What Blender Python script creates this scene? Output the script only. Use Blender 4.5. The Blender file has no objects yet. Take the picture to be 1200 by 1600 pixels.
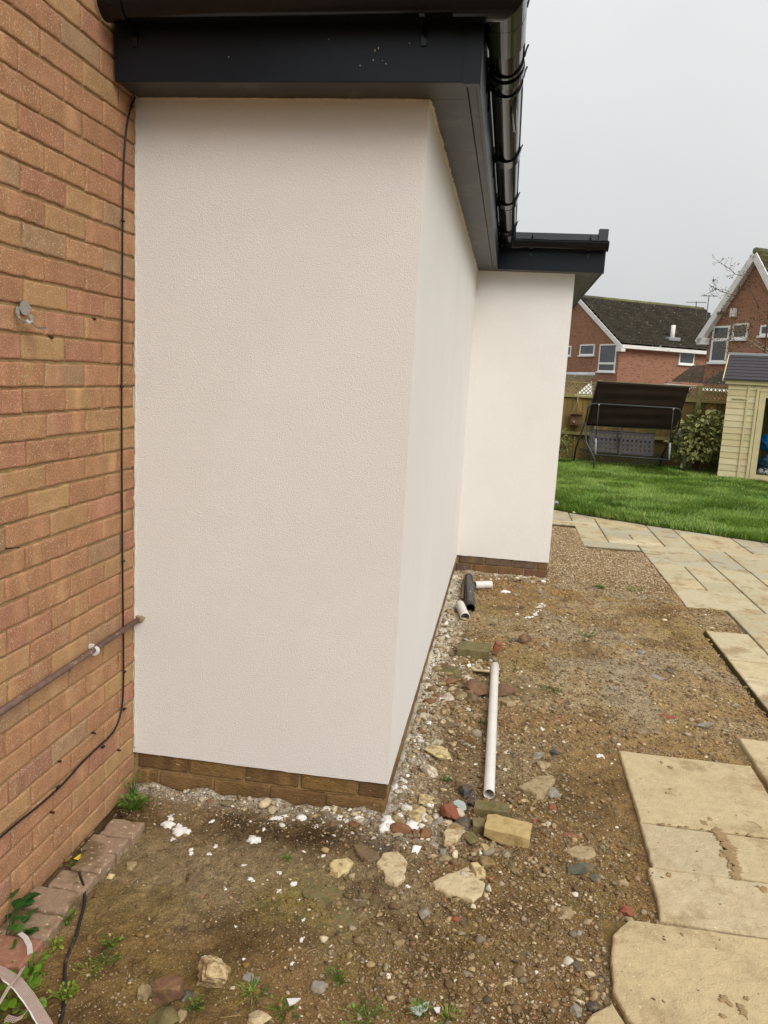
import bpy, bmesh, math, random
import numpy as np
from mathutils import Vector, Matrix
from math import radians, sin, cos, pi

S = bpy.context.scene
COL = S.collection
RNG = np.random.default_rng(7)
random.seed(7)

# ------------------------------------------------------------------ camera
CF, CYAW, CPITCH, CROLL = 1248.7, -0.1439, 0.1696, 0.0553      # focal length in photo pixels, angles in radians
CPOS = np.array([0.3286, -2.7692, 1.6555])
def cam_axes():
    cy, sy = cos(CYAW), sin(CYAW)
    f = np.array([sy*cos(CPITCH), cy*cos(CPITCH), -sin(CPITCH)])
    r = np.array([cy, -sy, 0.0]); u = np.cross(r, f)
    c, s = cos(CROLL), sin(CROLL)
    return c*r+s*u, -s*r+c*u, f
AR, AU, AD = cam_axes()
cd = bpy.data.cameras.new('camera'); cam = bpy.data.objects.new('camera', cd); COL.objects.link(cam)
cd.sensor_fit = 'VERTICAL'; cd.sensor_height = 24.0; cd.lens = CF/1600*24.0
cd.clip_start = 0.05; cd.clip_end = 3000
m = Matrix(((AR[0], AU[0], -AD[0], CPOS[0]), (AR[1], AU[1], -AD[1], CPOS[1]), (AR[2], AU[2], -AD[2], CPOS[2]), (0, 0, 0, 1)))
cam.matrix_world = m
S.camera = cam
# ------------------------------------------------------------------ world, sun, exposure
SUN_EL, SUN_AZ = radians(40), radians(141)      # azimuth clockwise from +Y
w = bpy.data.worlds.new('World'); S.world = w; w.use_nodes = True
nt = w.node_tree; nt.nodes.clear()
out = nt.nodes.new('ShaderNodeOutputWorld'); bg = nt.nodes.new('ShaderNodeBackground')
sky = nt.nodes.new('ShaderNodeTexSky'); sky.sky_type = 'NISHITA'; sky.sun_disc = False
sky.sun_elevation = SUN_EL; sky.sun_rotation = SUN_AZ; sky.air_density = 1.0; sky.dust_density = 3.0; sky.ozone_density = 1.0
hs = nt.nodes.new('ShaderNodeHueSaturation'); hs.inputs['Saturation'].default_value = 0.06
mx = nt.nodes.new('ShaderNodeMix'); mx.data_type = 'RGBA'; mx.inputs[0].default_value = 0.72
# overcast: an even cloud layer over the clear sky's gradient, slightly mottled
tc = nt.nodes.new('ShaderNodeTexCoord'); nz = nt.nodes.new('ShaderNodeTexNoise'); nz.inputs['Scale'].default_value = 2.2; nz.inputs['Detail'].default_value = 4
cr = nt.nodes.new('ShaderNodeValToRGB'); cr.color_ramp.elements[0].position = .3; cr.color_ramp.elements[1].position = .75
cr.color_ramp.elements[0].color = (5.8, 5.92, 5.98, 1); cr.color_ramp.elements[1].color = (6.75, 6.76, 6.72, 1)
nt.links.new(tc.outputs['Generated'], nz.inputs['Vector']); nt.links.new(nz.outputs['Fac'], cr.inputs[0])
nt.links.new(sky.outputs[0], hs.inputs['Color']); nt.links.new(hs.outputs[0], mx.inputs[6]); nt.links.new(cr.outputs[0], mx.inputs[7])
sp = nt.nodes.new('ShaderNodeSeparateXYZ'); nt.links.new(tc.outputs['Generated'], sp.inputs[0])      # overcast skies are brighter towards the zenith
zr = nt.nodes.new('ShaderNodeMapRange'); zr.inputs[1].default_value = .0; zr.inputs[2].default_value = .9; zr.inputs[3].default_value = .80; zr.inputs[4].default_value = 1.60; nt.links.new(sp.outputs['Z'], zr.inputs[0])
vs = nt.nodes.new('ShaderNodeVectorMath'); vs.operation = 'SCALE'; nt.links.new(mx.outputs[2], vs.inputs[0]); nt.links.new(zr.outputs[0], vs.inputs['Scale'])
nt.links.new(vs.outputs[0], bg.inputs[0]); bg.inputs[1].default_value = 0.100; nt.links.new(bg.outputs[0], out.inputs[0])
sl = bpy.data.lights.new('sun', 'SUN'); sl.energy = 1.3; sl.angle = radians(40); sl.color = (1, .95, .88)
so = bpy.data.objects.new('sun', sl); COL.objects.link(so)
sd = Vector((sin(SUN_AZ)*cos(SUN_EL), cos(SUN_AZ)*cos(SUN_EL), sin(SUN_EL)))
so.rotation_euler = sd.to_track_quat('Z', 'Y').to_euler()
S.view_settings.view_transform = 'Standard'; S.view_settings.look = 'None'; S.view_settings.gamma = 1
S.view_settings.exposure = 0.42; S.view_settings.use_curve_mapping = False
S.cycles.max_bounces = 6; S.cycles.diffuse_bounces = 4; S.cycles.use_denoising = True

# ------------------------------------------------------------------ rays: photo pixel -> point in the world
def ray(px, py):
    return (px-600)/CF*AR - (py-800)/CF*AU + AD
def at(px, py, v=0.0, axis=2):
    d = ray(px, py); t = (v-CPOS[axis])/d[axis]
    return CPOS + t*d
def hit(px, py, P0, nrm):
    d = ray(px, py); t = np.dot(np.asarray(P0)-CPOS, nrm)/np.dot(d, nrm)
    return CPOS + t*d

# ------------------------------------------------------------------ noise
def _h(ix, iy, iz, seed):
    n = (ix.astype(np.int64)*374761393 + iy.astype(np.int64)*668265263 + iz.astype(np.int64)*2147483647 + seed*974634777) & 0xFFFFFFFF
    n = ((n ^ (n >> 13))*1274126177) & 0xFFFFFFFF
    n = ((n ^ (n >> 16))*2246822519) & 0xFFFFFFFF
    return ((n ^ (n >> 15)) & 0xFFFFFF)/float(0xFFFFFF)
def vn(x, y, z=None, seed=0):
    x = np.asarray(x, float); y = np.asarray(y, float)
    z = np.zeros_like(x) if z is None else np.asarray(z, float)
    ix, iy, iz = np.floor(x), np.floor(y), np.floor(z)
    fx, fy, fz = x-ix, y-iy, z-iz
    fx = fx*fx*(3-2*fx); fy = fy*fy*(3-2*fy); fz = fz*fz*(3-2*fz)
    r = 0
    for a in (0, 1):
        for b in (0, 1):
            for c in (0, 1):
                r = r + _h(ix+a, iy+b, iz+c, seed)*(fx if a else 1-fx)*(fy if b else 1-fy)*(fz if c else 1-fz)
    return r
def fbm(x, y, z=None, f=1.0, o=4, seed=0):
    s = 0; a = .5
    for i in range(o):
        s = s + a*vn(np.asarray(x)*f, np.asarray(y)*f, None if z is None else np.asarray(z)*f, seed+i*17)
        f *= 2.03; a *= .5
    return s/(1-.5**o)
def sstep(a, b, x):
    t = np.clip((x-a)/(b-a), 0, 1); return t*t*(3-2*t)

# ------------------------------------------------------------------ materials
MATS = {}
def mat(name, col, rough=.85, attr=None, n=(8, .2), n2=None, col2=None, bump=0, bs=60, bdist=.01, metal=0, spec=.35, coat=0, stretch=None, bump2=None, sheen=0, trans=0, flecks=None, col3=None, n3=None, flecks2=None):
    """procedural surface: base colour (or a colour attribute) times noise, an optional second colour in patches, flecks, bump"""
    if name in MATS: return MATS[name]
    m = bpy.data.materials.new(name); m.use_nodes = True; t = m.node_tree; N = t.nodes; L = t.links
    b = N['Principled BSDF']; b.inputs['Roughness'].default_value = rough; b.inputs['Metallic'].default_value = metal
    b.inputs['Specular IOR Level'].default_value = spec
    if coat: b.inputs['Coat Weight'].default_value = coat; b.inputs['Coat Roughness'].default_value = .12
    c = N.new('ShaderNodeTexCoord'); vec = c.outputs['Object']
    if stretch:
        mp = N.new('ShaderNodeMapping'); mp.inputs['Scale'].default_value = stretch; L.new(vec, mp.inputs[0]); vec = mp.outputs[0]
    def noise(sc, det=5, ro=.6):
        q = N.new('ShaderNodeTexNoise'); q.inputs['Scale'].default_value = sc; q.inputs['Detail'].default_value = det
        q.inputs['Roughness'].default_value = ro; L.new(vec, q.inputs['Vector']); return q.outputs['Fac']
    if attr:
        a = N.new('ShaderNodeAttribute'); a.attribute_name = attr; base = a.outputs['Color']
    else:
        rgb = N.new('ShaderNodeRGB'); rgb.outputs[0].default_value = (*col, 1); base = rgb.outputs[0]
    if col2 is not None:
        f = noise(n2[0]); mr = N.new('ShaderNodeMapRange'); mr.inputs[1].default_value = n2[1]; mr.inputs[2].default_value = n2[1]+n2[2]
        L.new(f, mr.inputs[0]); mm = N.new('ShaderNodeMix'); mm.data_type = 'RGBA'; L.new(mr.outputs[0], mm.inputs[0])
        L.new(base, mm.inputs[6]); mm.inputs[7].default_value = (*col2, 1); base = mm.outputs[2]
    if col3 is not None:
        f = noise(n3[0], 6, .7); mr = N.new('ShaderNodeMapRange'); mr.inputs[1].default_value = n3[1]; mr.inputs[2].default_value = n3[1]+n3[2]; mr.inputs[4].default_value = n3[3] if len(n3) > 3 else 1
        L.new(f, mr.inputs[0]); mm = N.new('ShaderNodeMix'); mm.data_type = 'RGBA'; L.new(mr.outputs[0], mm.inputs[0])
        L.new(base, mm.inputs[6]); mm.inputs[7].default_value = (*col3, 1); base = mm.outputs[2]
    if n[1]:
        f = noise(n[0], 7, .65); mr = N.new('ShaderNodeMapRange'); mr.inputs[1].default_value = .25; mr.inputs[2].default_value = .75
        mr.inputs[3].default_value = 1-n[1]; mr.inputs[4].default_value = 1+n[1]; L.new(f, mr.inputs[0])
        vm = N.new('ShaderNodeVectorMath'); vm.operation = 'SCALE'; L.new(base, vm.inputs[0]); L.new(mr.outputs[0], vm.inputs['Scale']); base = vm.outputs[0]
    for flecks in [q for q in (flecks, flecks2) if q]:      # (scale, threshold, colour)
        v = N.new('ShaderNodeTexNoise'); v.inputs['Scale'].default_value = flecks[0]; v.inputs['Detail'].default_value = 2; L.new(vec, v.inputs['Vector'])
        mr = N.new('ShaderNodeMapRange'); mr.inputs[1].default_value = flecks[1]; mr.inputs[2].default_value = flecks[1]+.04; L.new(v.outputs['Fac'], mr.inputs[0])
        mm = N.new('ShaderNodeMix'); mm.data_type = 'RGBA'; L.new(mr.outputs[0], mm.inputs[0]); L.new(base, mm.inputs[6]); mm.inputs[7].default_value = (*flecks[2], 1); base = mm.outputs[2]
    L.new(base, b.inputs['Base Color'])
    if bump:
        bn = N.new('ShaderNodeBump'); bn.inputs['Strength'].default_value = bump; bn.inputs['Distance'].default_value = bdist
        L.new(noise(bs, 5, .6), bn.inputs['Height']); last = bn
        if bump2:
            b2 = N.new('ShaderNodeBump'); b2.inputs['Strength'].default_value = bump2[1]; b2.inputs['Distance'].default_value = bump2[2]
            L.new(noise(bump2[0], 3, .5), b2.inputs['Height']); L.new(bn.outputs[0], b2.inputs['Normal']); last = b2
        L.new(last.outputs[0], b.inputs['Normal'])
    if trans:
        tr = N.new('ShaderNodeBsdfTranslucent'); L.new(base, tr.inputs[0]); ms = N.new('ShaderNodeMixShader'); ms.inputs[0].default_value = trans
        L.new(b.outputs[0], ms.inputs[1]); L.new(tr.outputs[0], ms.inputs[2]); L.new(ms.outputs[0], N['Material Output'].inputs[0])
    MATS[name] = m
    return m

# ------------------------------------------------------------------ mesh builder
class MB:
    def __init__(s): s.v = []; s.f = []; s.c = []; s.n = 0
    def add(s, v, f, col=None):
        v = [tuple(map(float, p)) for p in v]
        s.v += v; s.f += [tuple(i+s.n for i in q) for q in f]; s.n += len(v)
        s.c += [tuple(col) if col is not None else (.5, .5, .5)]*len(v)
        return s
    def hexa(s, p, col=None):      # 8 points: bottom loop 0-3, top loop 4-7
        return s.add(p, [(3, 2, 1, 0), (4, 5, 6, 7), (0, 1, 5, 4), (1, 2, 6, 5), (2, 3, 7, 6), (3, 0, 4, 7)], col)
    def box(s, a, b, col=None):
        (x0, y0, z0), (x1, y1, z1) = a, b
        return s.hexa([(x0, y0, z0), (x1, y0, z0), (x1, y1, z0), (x0, y1, z0), (x0, y0, z1), (x1, y0, z1), (x1, y1, z1), (x0, y1, z1)], col)
    def obox(s, O, u, v, w, a, b, col=None):      # box from a to b in the frame O,u,v,w
        O, u, v, w = map(np.asarray, (O, u, v, w)); P = []
        for z in (a[2], b[2]):
            for x, y in ((a[0], a[1]), (b[0], a[1]), (b[0], b[1]), (a[0], b[1])): P.append(O+u*x+v*y+w*z)
        return s.hexa(P, col)
    def bar(s, p, q, wd, th, up=(0, 0, 1), col=None):
        p, q = np.asarray(p, float), np.asarray(q, float); d = q-p; L = np.linalg.norm(d); d /= L
        up = np.asarray(up, float); sd_ = np.cross(d, up); sd_ /= np.linalg.norm(sd_); up = np.cross(sd_, d)
        return s.obox(p, d, sd_, up, (0, -wd/2, -th/2), (L, wd/2, th/2), col)
    def tube(s, pts, r, n=10, col=None, cap=True, closed=False):
        pts = [np.asarray(p, float) for p in pts]; rs = r if hasattr(r, '__len__') else [r]*len(pts)
        V = []; F = []; prev = None; K = len(pts)
        for i, p in enumerate(pts):
            a = pts[max(i-1, 0)]; b = pts[min(i+1, K-1)]; d = b-a; d /= (np.linalg.norm(d)+1e-12)
            if prev is None:
                t = np.array([0, 0, 1.]) if abs(d[2]) < .9 else np.array([1., 0, 0])
                e = np.cross(d, t)
            else: e = prev-d*np.dot(prev, d)
            e /= np.linalg.norm(e); prev = e; g = np.cross(d, e)
            for k in range(n):
                th = 2*pi*k/n; V.append(p+rs[i]*(cos(th)*e+sin(th)*g))
        for i in range(K-1):
            for k in range(n): F.append((i*n+k, i*n+(k+1) % n, (i+1)*n+(k+1) % n, (i+1)*n+k))
        if cap: F.append(tuple(range(n))[::-1]); F.append(tuple((K-1)*n+k for k in range(n)))
        return s.add(V, F, col)
    def prism(s, poly, z0, z1, col=None):
        n = len(poly); V = [(x, y, z0) for x, y in poly]+[(x, y, z1) for x, y in poly]
        F = [tuple(range(n))[::-1], tuple(range(n, 2*n))]+[(i, (i+1) % n, n+(i+1) % n, n+i) for i in range(n)]
        return s.add(V, F, col)
    def build(s, name, m=None, parent=None, smooth=False, bevel=0, attr=False):
        me = bpy.data.meshes.new(name); me.from_pydata(s.v, [], s.f)
        if attr:
            ca = me.color_attributes.new('Col', 'FLOAT_COLOR', 'POINT')
            ca.data.foreach_set('color', np.array([(*c, 1) for c in s.c], np.float32).ravel())
        if smooth: me.polygons.foreach_set('use_smooth', [True]*len(me.polygons))
        me.validate(); me.update()
        return link(name, me, m, parent, bevel, smooth)
def link(name, me, m=None, parent=None, bevel=0, smooth=False):
    o = bpy.data.objects.new(name, me); COL.objects.link(o)
    if m: me.materials.append(m)
    if parent:
        o.parent = parent; q = parent; off = Vector((0, 0, 0))
        if q.parent is None: off = Vector(q.location)
        o.matrix_parent_inverse = Matrix.Translation(-off)
    if bevel:
        b = o.modifiers.new('bevel', 'BEVEL'); b.width = bevel; b.segments = 2; b.limit_method = 'ANGLE'; b.angle_limit = radians(40)
    return o
def bulk(name, V, F, cols=None, m=None, parent=None, smooth=False):
    """V (n,3), F (m,k) numpy arrays, cols per vertex (n,3)"""
    me = bpy.data.meshes.new(name); V = np.asarray(V, np.float32); F = np.asarray(F, np.int32); k = F.shape[1]
    me.vertices.add(len(V)); me.vertices.foreach_set('co', V.ravel())
    me.loops.add(F.size); me.loops.foreach_set('vertex_index', F.ravel())
    me.polygons.add(len(F)); me.polygons.foreach_set('loop_start', np.arange(0, F.size, k, dtype=np.int32))
    try: me.polygons.foreach_set('loop_total', np.full(len(F), k, np.int32))
    except Exception: pass
    if smooth: me.polygons.foreach_set('use_smooth', np.ones(len(F), bool))
    me.update(calc_edges=True)
    if cols is not None:
        ca = me.color_attributes.new('Col', 'FLOAT_COLOR', 'POINT')
        ca.data.foreach_set('color', np.concatenate([np.asarray(cols, np.float32), np.ones((len(V), 1), np.float32)], 1).ravel())
    return link(name, me, m, parent)
def tag(o, label, cat, group=None, kind=None):
    if label: o['label'] = label
    if cat: o['category'] = cat
    if group: o['group'] = group
    if kind: o['kind'] = kind
    return o
def thing(name, label, cat, loc=(0, 0, 0), group=None):
    o = bpy.data.objects.new(name, None); COL.objects.link(o); o.location = tuple(map(float, loc)); o.empty_display_size = .1
    return tag(o, label, cat, group)

# icosphere templates
def ico(sub):
    bm = bmesh.new(); bmesh.ops.create_icosphere(bm, subdivisions=sub, radius=1)
    V = np.array([v.co[:] for v in bm.verts]); F = np.array([[v.index for v in f.verts] for f in bm.faces]); bm.free(); return V, F
ICO = {k: ico(k) for k in (1, 2, 3, 4)}
def rock_verts(seed, sub=3, cuts=9, rough=.04, lo=.55, hi=.9):
    r = np.random.default_rng(seed); V = ICO[sub][0].copy()
    for _ in range(cuts):
        n = r.normal(size=3); n /= np.linalg.norm(n); d = r.uniform(lo, hi)
        V -= np.maximum(0, V@n-d)[:, None]*n
    if rough:
        nn = fbm(V[:, 0]+seed, V[:, 1], V[:, 2], 3.5, 3, seed)-.5
        V *= (1+rough*4*nn)[:, None]
    V -= (V.max(0)+V.min(0))/2; V /= (V.max(0)-V.min(0))      # unit extents
    return V

# ------------------------------------------------------------------ ground height
NS = []      # footprints (x0,x1,y0,y1) under near slabs, filled below
def ground_h(x, y):
    x = np.asarray(x, float); y = np.asarray(y, float)
    h = .022*(fbm(x, y, None, 1.6, 3, 3)-.5)+.016*(fbm(x, y, None, 7, 3, 9)-.5)
    rough = .35+.65*sstep(.35, .65, fbm(x, y, None, 2.3, 2, 21))
    h = h+rough*(.020*(fbm(x, y, None, 24, 3, 5)-.5)+.010*(fbm(x, y, None, 75, 2, 6)-.5))
    dw = np.where(y < 0, np.where(x < .0, -y, np.hypot(np.maximum(x, 0), y)), np.where(y < 4.08, np.abs(x), 9))      # distance to the rendered walls
    dw = np.where((y > 2) & (x < .8) & (y < 4.1), np.minimum(dw, np.abs(4.09-y)), dw)
    k = np.exp(-np.clip(dw, 0, 9)/.07)
    h = h+k*(.012+.05*(fbm(x, y, None, 11, 4, 31)-.35))
    rub = np.exp(-((x-.16)**2/.03+((y-1.6)/.9)**2))+.8*np.exp(-((x-.25)**2/.05+((y+.05)/.25)**2))+.7*np.exp(-((x-.55)**2/.05+((y-3.85)/.16)**2))
    h = h+rub*(.012+.06*(fbm(x, y, None, 18, 3, 41)-.4))
    dl = np.abs(x+1.0)      # damp gutter along the brick house
    h = h-.012*np.exp(-(dl/.06)**2)*(y < -.1)
    pea = sstep(3.85, 4.4, y+.3*(fbm(x, y, None, 4, 3, 78)-.5)); h = h*(1-pea)+pea*(.004+.012*(fbm(x, y, None, 5, 2, 77)-.5)-.012)
    pat = ((x > 1.80) & (y > 1.0) & (y < 2.98)) | ((x > 2.12) & (y > 2.9)) | ((x > 1.84) & (y > 3.6)) | ((x > 1.26) & (y > 5.62)) | (y > 6.78)
    h = np.where(pat, -.045, h)
    sl_ = np.zeros_like(h)
    for (a, b, c, d) in NS:
        dx = np.maximum(np.maximum(a-x, x-b), 0); dy = np.maximum(np.maximum(c-y, y-d), 0); q = np.hypot(dx, dy)
        sl_ = np.maximum(sl_, 1-sstep(0.0, .07, q))
    h = h*(1-sl_)+sl_*(.012+.010*(fbm(x, y, None, 19, 3, 66)-.5))
    return h
def gh(x, y): return float(ground_h(np.array([x]), np.array([y]))[0])

def srgb(r, g, b, k=1.0):
    f = lambda c: ((c/255+.055)/1.055)**2.4 if c > 10 else c/255/12.92
    return (min(f(r)*k, .95), min(f(g)*k, .95), min(f(b)*k, .95))

# ================================================================== materials used near the camera
m_render = mat('white_render', (.82, .795, .755), rough=.93, n=(1.3, .035), col2=(.80, .772, .73), n2=(2.4, .5, .25), bump=1.0, bs=250, bdist=.0042, bump2=(110, .45, .0026), spec=.2)
m_mortar = mat('mortar', srgb(158, 132, 92), rough=.95, n=(35, .25), bump=.8, bs=160, bdist=.004)
m_brick = mat('facing_brick', None, rough=.92, attr='Col', n=(240, .30), bump=.9, bs=230, bdist=.003, flecks=(230, .62, (.62, .50, .35)), flecks2=(260, .68, (.10, .055, .03)), spec=.15, bump2=(40, .3, .003))
m_darkbrick = mat('dark_rustic_brick', None, rough=.85, attr='Col', n=(60, .35), bump=1.0, bs=60, bdist=.006, stretch=(1, 1, 3.5), spec=.2, flecks=(55, .725, (.62, .58, .50)), flecks2=(70, .66, (.05, .03, .018)))
m_pvc = mat('anthracite_plastic', (.007, .010, .015), rough=.38, n=(3, .25), bump=.05, bs=6, bdist=.01, spec=.25)
m_soffit = mat('soffit_plastic', (.052, .053, .054), rough=.5, n=(5, .25), spec=.4, flecks=(60, .74, (.02, .02, .02)), col2=(.085, .082, .076), n2=(5, .55, .12))
m_black = mat('black_gloss_plastic', (.004, .005, .007), rough=.15, n=(3, .3), spec=.26, bump=.05, bs=25, bdist=.003, coat=.08)
m_trim = mat('roof_trim', (.055, .06, .066), rough=.4, n=(3, .15))
m_cable = mat('black_cable', (.012, .010, .010), rough=.5, n=(0, 0))
m_roofing = mat('grey_roof_membrane', (.09, .09, .09), rough=.9, n=(6, .2))

# ================================================================== brickwork
PAL = [(srgb(185, 139, 101), 8), (srgb(182, 134, 99), 6), (srgb(188, 147, 104), 4), (srgb(176, 141, 108), 2), (srgb(183, 131, 103), 3), (srgb(194, 156, 108), .8), (srgb(172, 128, 102), 1.2)]
def brickwork(name, O, u, nrm, z0, rows, s0, s1, L=.2185, H=.0685, J=.0065, phase=0.0, pal=PAL, m=None, parent=None, res=(9, 4), seed=1, rowz=None, bands=True, amp=.0006):
    O, u, nrm = np.array(O, float), np.array(u, float), np.array(nrm, float); zz = np.array([0, 0, 1.])
    r = np.random.default_rng(seed); kb = .86; P = []; W_ = [w_ for _, w_ in pal]; W_ = np.array(W_)/sum(W_)
    nu, nv = res; VS = []; FS = []; CS = []; base = 0
    a = np.concatenate([[0, .004, .014], np.linspace(.04, .96, nu), [.986, .996, 1]]); b = np.concatenate([[0, .012, .045], np.linspace(.12, .88, nv), [.955, .988, 1]])
    A, B = np.meshgrid(a, b); nA, nB = len(a), len(b); I = np.arange(nA*nB).reshape(nB, nA)
    F = np.stack([I[:-1, :-1], I[:-1, 1:], I[1:, 1:], I[1:, :-1]], -1).reshape(-1, 4)
    if np.dot(np.cross(u, zz), nrm) < 0: F = F[:, ::-1]
    ring0 = (np.zeros_like(A) > 1); ring0[0, :] = ring0[-1, :] = True; ring0[:, 0] = ring0[:, -1] = True
    ring1 = np.zeros_like(ring0); ring1[1, 1:-1] = ring1[-2, 1:-1] = True; ring1[1:-1, 1] = ring1[1:-1, -2] = True
    for k in range(rows):
        z = z0+k*(H+J); off = phase+(L+J)/2*(k % 2)+r.uniform(-.012, .012)
        q = s0-(L+J)-((s0-off) % (L+J)) + 0
        while q < s1:
            x0 = max(q+r.uniform(-.002, .002), s0); x1 = min(q+L+r.uniform(-.002, .002), s1); q += L+J
            if x1-x0 < .02: continue
            s = x0+A*(x1-x0); t = z+r.uniform(-.0015, .0015)+B*H*r.uniform(.97, 1.02)
            sx = r.uniform(0, 50)
            d = np.where(ring0, -.014, np.where(ring1, -.0022, 0))+r.uniform(-.0011, .0011)
            d = d+amp*4*(fbm(s*1.0+sx, t, None, 22, 3, k)-.5)*(~ring0)
            e = (ring1 | ring0)
            s = s+e*.006*(vn(t*70+sx, s*70, None, 3)-.5); t = t+e*.0055*(vn(s*60+sx, t*60, None, 8)-.5)
            V = O+s[..., None]*u+t[..., None]*zz+d[..., None]*nrm
            c = np.array(pal[r.choice(len(pal), p=W_)][0])*r.uniform(.94, 1.06)*kb
            C = np.tile(c, (nB, nA, 1))
            if bands and r.random() < .7:
                for _ in range(r.integers(1, 3)):
                    c0, wd = r.uniform(0, 1), r.uniform(.08, .22); g = np.clip(1-np.abs(A-c0)/wd, 0, 1)[..., None]; g = g*g*(3-2*g)
                    C = C*(1-g*.55)+np.array(pal[r.choice(len(pal))][0])*r.uniform(.9, 1.25)*g*.55
            C = C*(.80+.40*fbm(s+sx, t, None, 34, 3, 5))[..., None]
            VS.append(V.reshape(-1, 3)); CS.append(C.reshape(-1, 3)); FS.append(F+base); base += nA*nB
    return bulk(name, np.concatenate(VS), np.concatenate(FS), np.clip(np.concatenate(CS), 0, .9), m, parent, True)

# ================================================================== the brick house on the left
house = thing('brick_house', 'tall wall of orange brown brickwork beside the white rendered extension', 'house', (-1.3, -1.5, 0))
XW = -1.012
mb = MB().box((-6.5, -6.0, -.3), (XW-.006, 9.0, 3.2)); mb.build('wall', m_mortar, house)
brickwork('brickwork', (XW, 0, 0), (0, 1, 0), (1, 0, 0), .14-.075*3+.003, 43, -3.2, .0, phase=.11, m=m_brick, parent=house, res=(12, 5), seed=11)
mb = MB()
for sx, x in ((-1, -6.9), (1, -.86)):
    mb.add([(x, -6.2, 3.22), (x, 9.2, 3.22), (-3.8, 9.2, 5.0), (-3.8, -6.2, 5.0), (x, -6.2, 3.34), (x, 9.2, 3.34), (-3.8, 9.2, 5.14), (-3.8, -6.2, 5.14)],
           [(0, 1, 2, 3), (4, 5, 6, 7), (0, 1, 5, 4), (1, 2, 6, 5), (2, 3, 7, 6), (3, 0, 4, 7)])
mb.build('roof', mat('old_tile', (.06, .045, .035), n=(6, .3)), house)

# ================================================================== the rendered extension
ext = thing('rendered_extension', 'flat roofed extension in new cream white render with anthracite eaves', 'extension', (0, 0, 0))
ZP, ZT, L1, W2, YE = .14, 2.5448, 4.09, .79, 8.0
poly = [(-1.3, 0), (0, 0), (0, L1), (W2, L1), (W2, YE), (-1.3, YE)]
def wall_strip(p, q, z0, z1, step=.03, seed=0):
    p, q = np.array(p), np.array(q); L = np.linalg.norm(q-p); n = max(2, int(L/step)); k = max(2, int((z1-z0)/step))
    a = np.linspace(0, 1, n+1); z = np.linspace(z0, z1, k+1); A, Z = np.meshgrid(a, z)
    nr = np.array([(q-p)[1], -(q-p)[0]])/L
    x = p[0]+A*(q-p)[0]; y = p[1]+A*(q-p)[1]
    d = .0035*(fbm(A*L, Z, None, 1.8, 3, seed)-.5)*np.minimum(1, 8*np.minimum(A, 1-A)); x = x+nr[0]*d; y = y+nr[1]*d
    Z = np.where(Z <= z0+1e-6, Z+.006*(fbm(A*L, Z, None, 14, 3, seed+5)-.5), Z)
    I = np.arange(A.size).reshape(A.shape); F = np.stack([I[:-1, :-1], I[:-1, 1:], I[1:, 1:], I[1:, :-1]], -1).reshape(-1, 4)
    return np.stack([x, y, Z], -1).reshape(-1, 3), F
VV = []; FF = []; b0 = 0
for i in range(len(poly)):
    V, F = wall_strip(poly[i], poly[(i+1) % len(poly)], ZP, ZT+.01, .035 if i < 4 else .5, i)
    VV.append(V); FF.append(F+b0); b0 += len(V)
wall_o = bulk('wall', np.concatenate(VV), np.concatenate(FF), None, m_render, ext, False)
# the render's underside, a 9 mm lip over the plinth
mb = MB(); ins = [(-1.3, .012), (-.012, .012), (-.012, L1+.012), (W2-.012, L1+.012), (W2-.012, YE-.01), (-1.3, YE-.01)]
mb.add([(x, y, ZP+.002) for x, y in poly]+[(x, y, ZP+.002) for x, y in ins], [(i, (i+1) % 6, 6+(i+1) % 6, 6+i) for i in range(6)]); mb.build('render_lip', m_render, ext)
mb = MB().prism([(-1.25, .022), (-.022, .022), (-.022, L1+.022), (W2-.022, L1+.022), (W2-.022, YE-.03), (-1.25, YE-.03)], -.3, ZP+.02)
pl = mb.build('plinth', m_mortar, ext)
DPAL = [(srgb(132, 104, 66), 4), (srgb(122, 94, 60), 3), (srgb(142, 112, 68), 3), (srgb(114, 86, 58), 2)]
zb = ZP-.0665-.075*2
brickwork('plinth_brickwork', (0, .010, 0), (1, 0, 0), (0, -1, 0), zb, 3, -1.0, -.006, phase=-.12, pal=DPAL, m=m_darkbrick, parent=ext, res=(12, 5), seed=4, bands=True, amp=.0016, L=.2145, H=.0645, J=.0105)
brickwork('plinth_brickwork', (-.010, 0, 0), (0, 1, 0), (1, 0, 0), zb, 3, .006, L1, phase=.05, pal=DPAL, m=m_darkbrick, parent=ext, res=(9, 4), seed=5, amp=.0016, L=.2145, H=.0645, J=.0105)
brickwork('plinth_brickwork', (0, L1+.010, 0), (1, 0, 0), (0, -1, 0), zb, 3, .0, W2-.006, phase=.02, pal=[(srgb(122, 90, 66), 3), (srgb(128, 98, 66), 2), (srgb(116, 96, 80), 2)], m=m_darkbrick, parent=ext, res=(8, 4), seed=6, amp=.0016, L=.2145, H=.0645, J=.0105)
# soffits
G = .17
mb = MB()
mb.box((-1.0, -G+.012, ZT), (.128, -.001, ZT+.012)); mb.box((.0, 0, ZT), (.128, L1-.17, ZT+.012)); mb.box((.131, -G+.012, ZT+.0015), (G-.012, L1-.17, ZT+.012))
mb.box((.0, L1-.17, ZT), (.17, L1, ZT+.012))
mb.box((.17, L1-G+.012, ZT), (.995-.014, L1, ZT+.012)); mb.box((W2, L1, ZT), (.93, YE+.15, ZT+.012)); mb.box((.933, L1, ZT+.0015), (.983, YE+.15, ZT+.012))
mb.build('soffit', m_soffit, ext, bevel=.0008)
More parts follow.
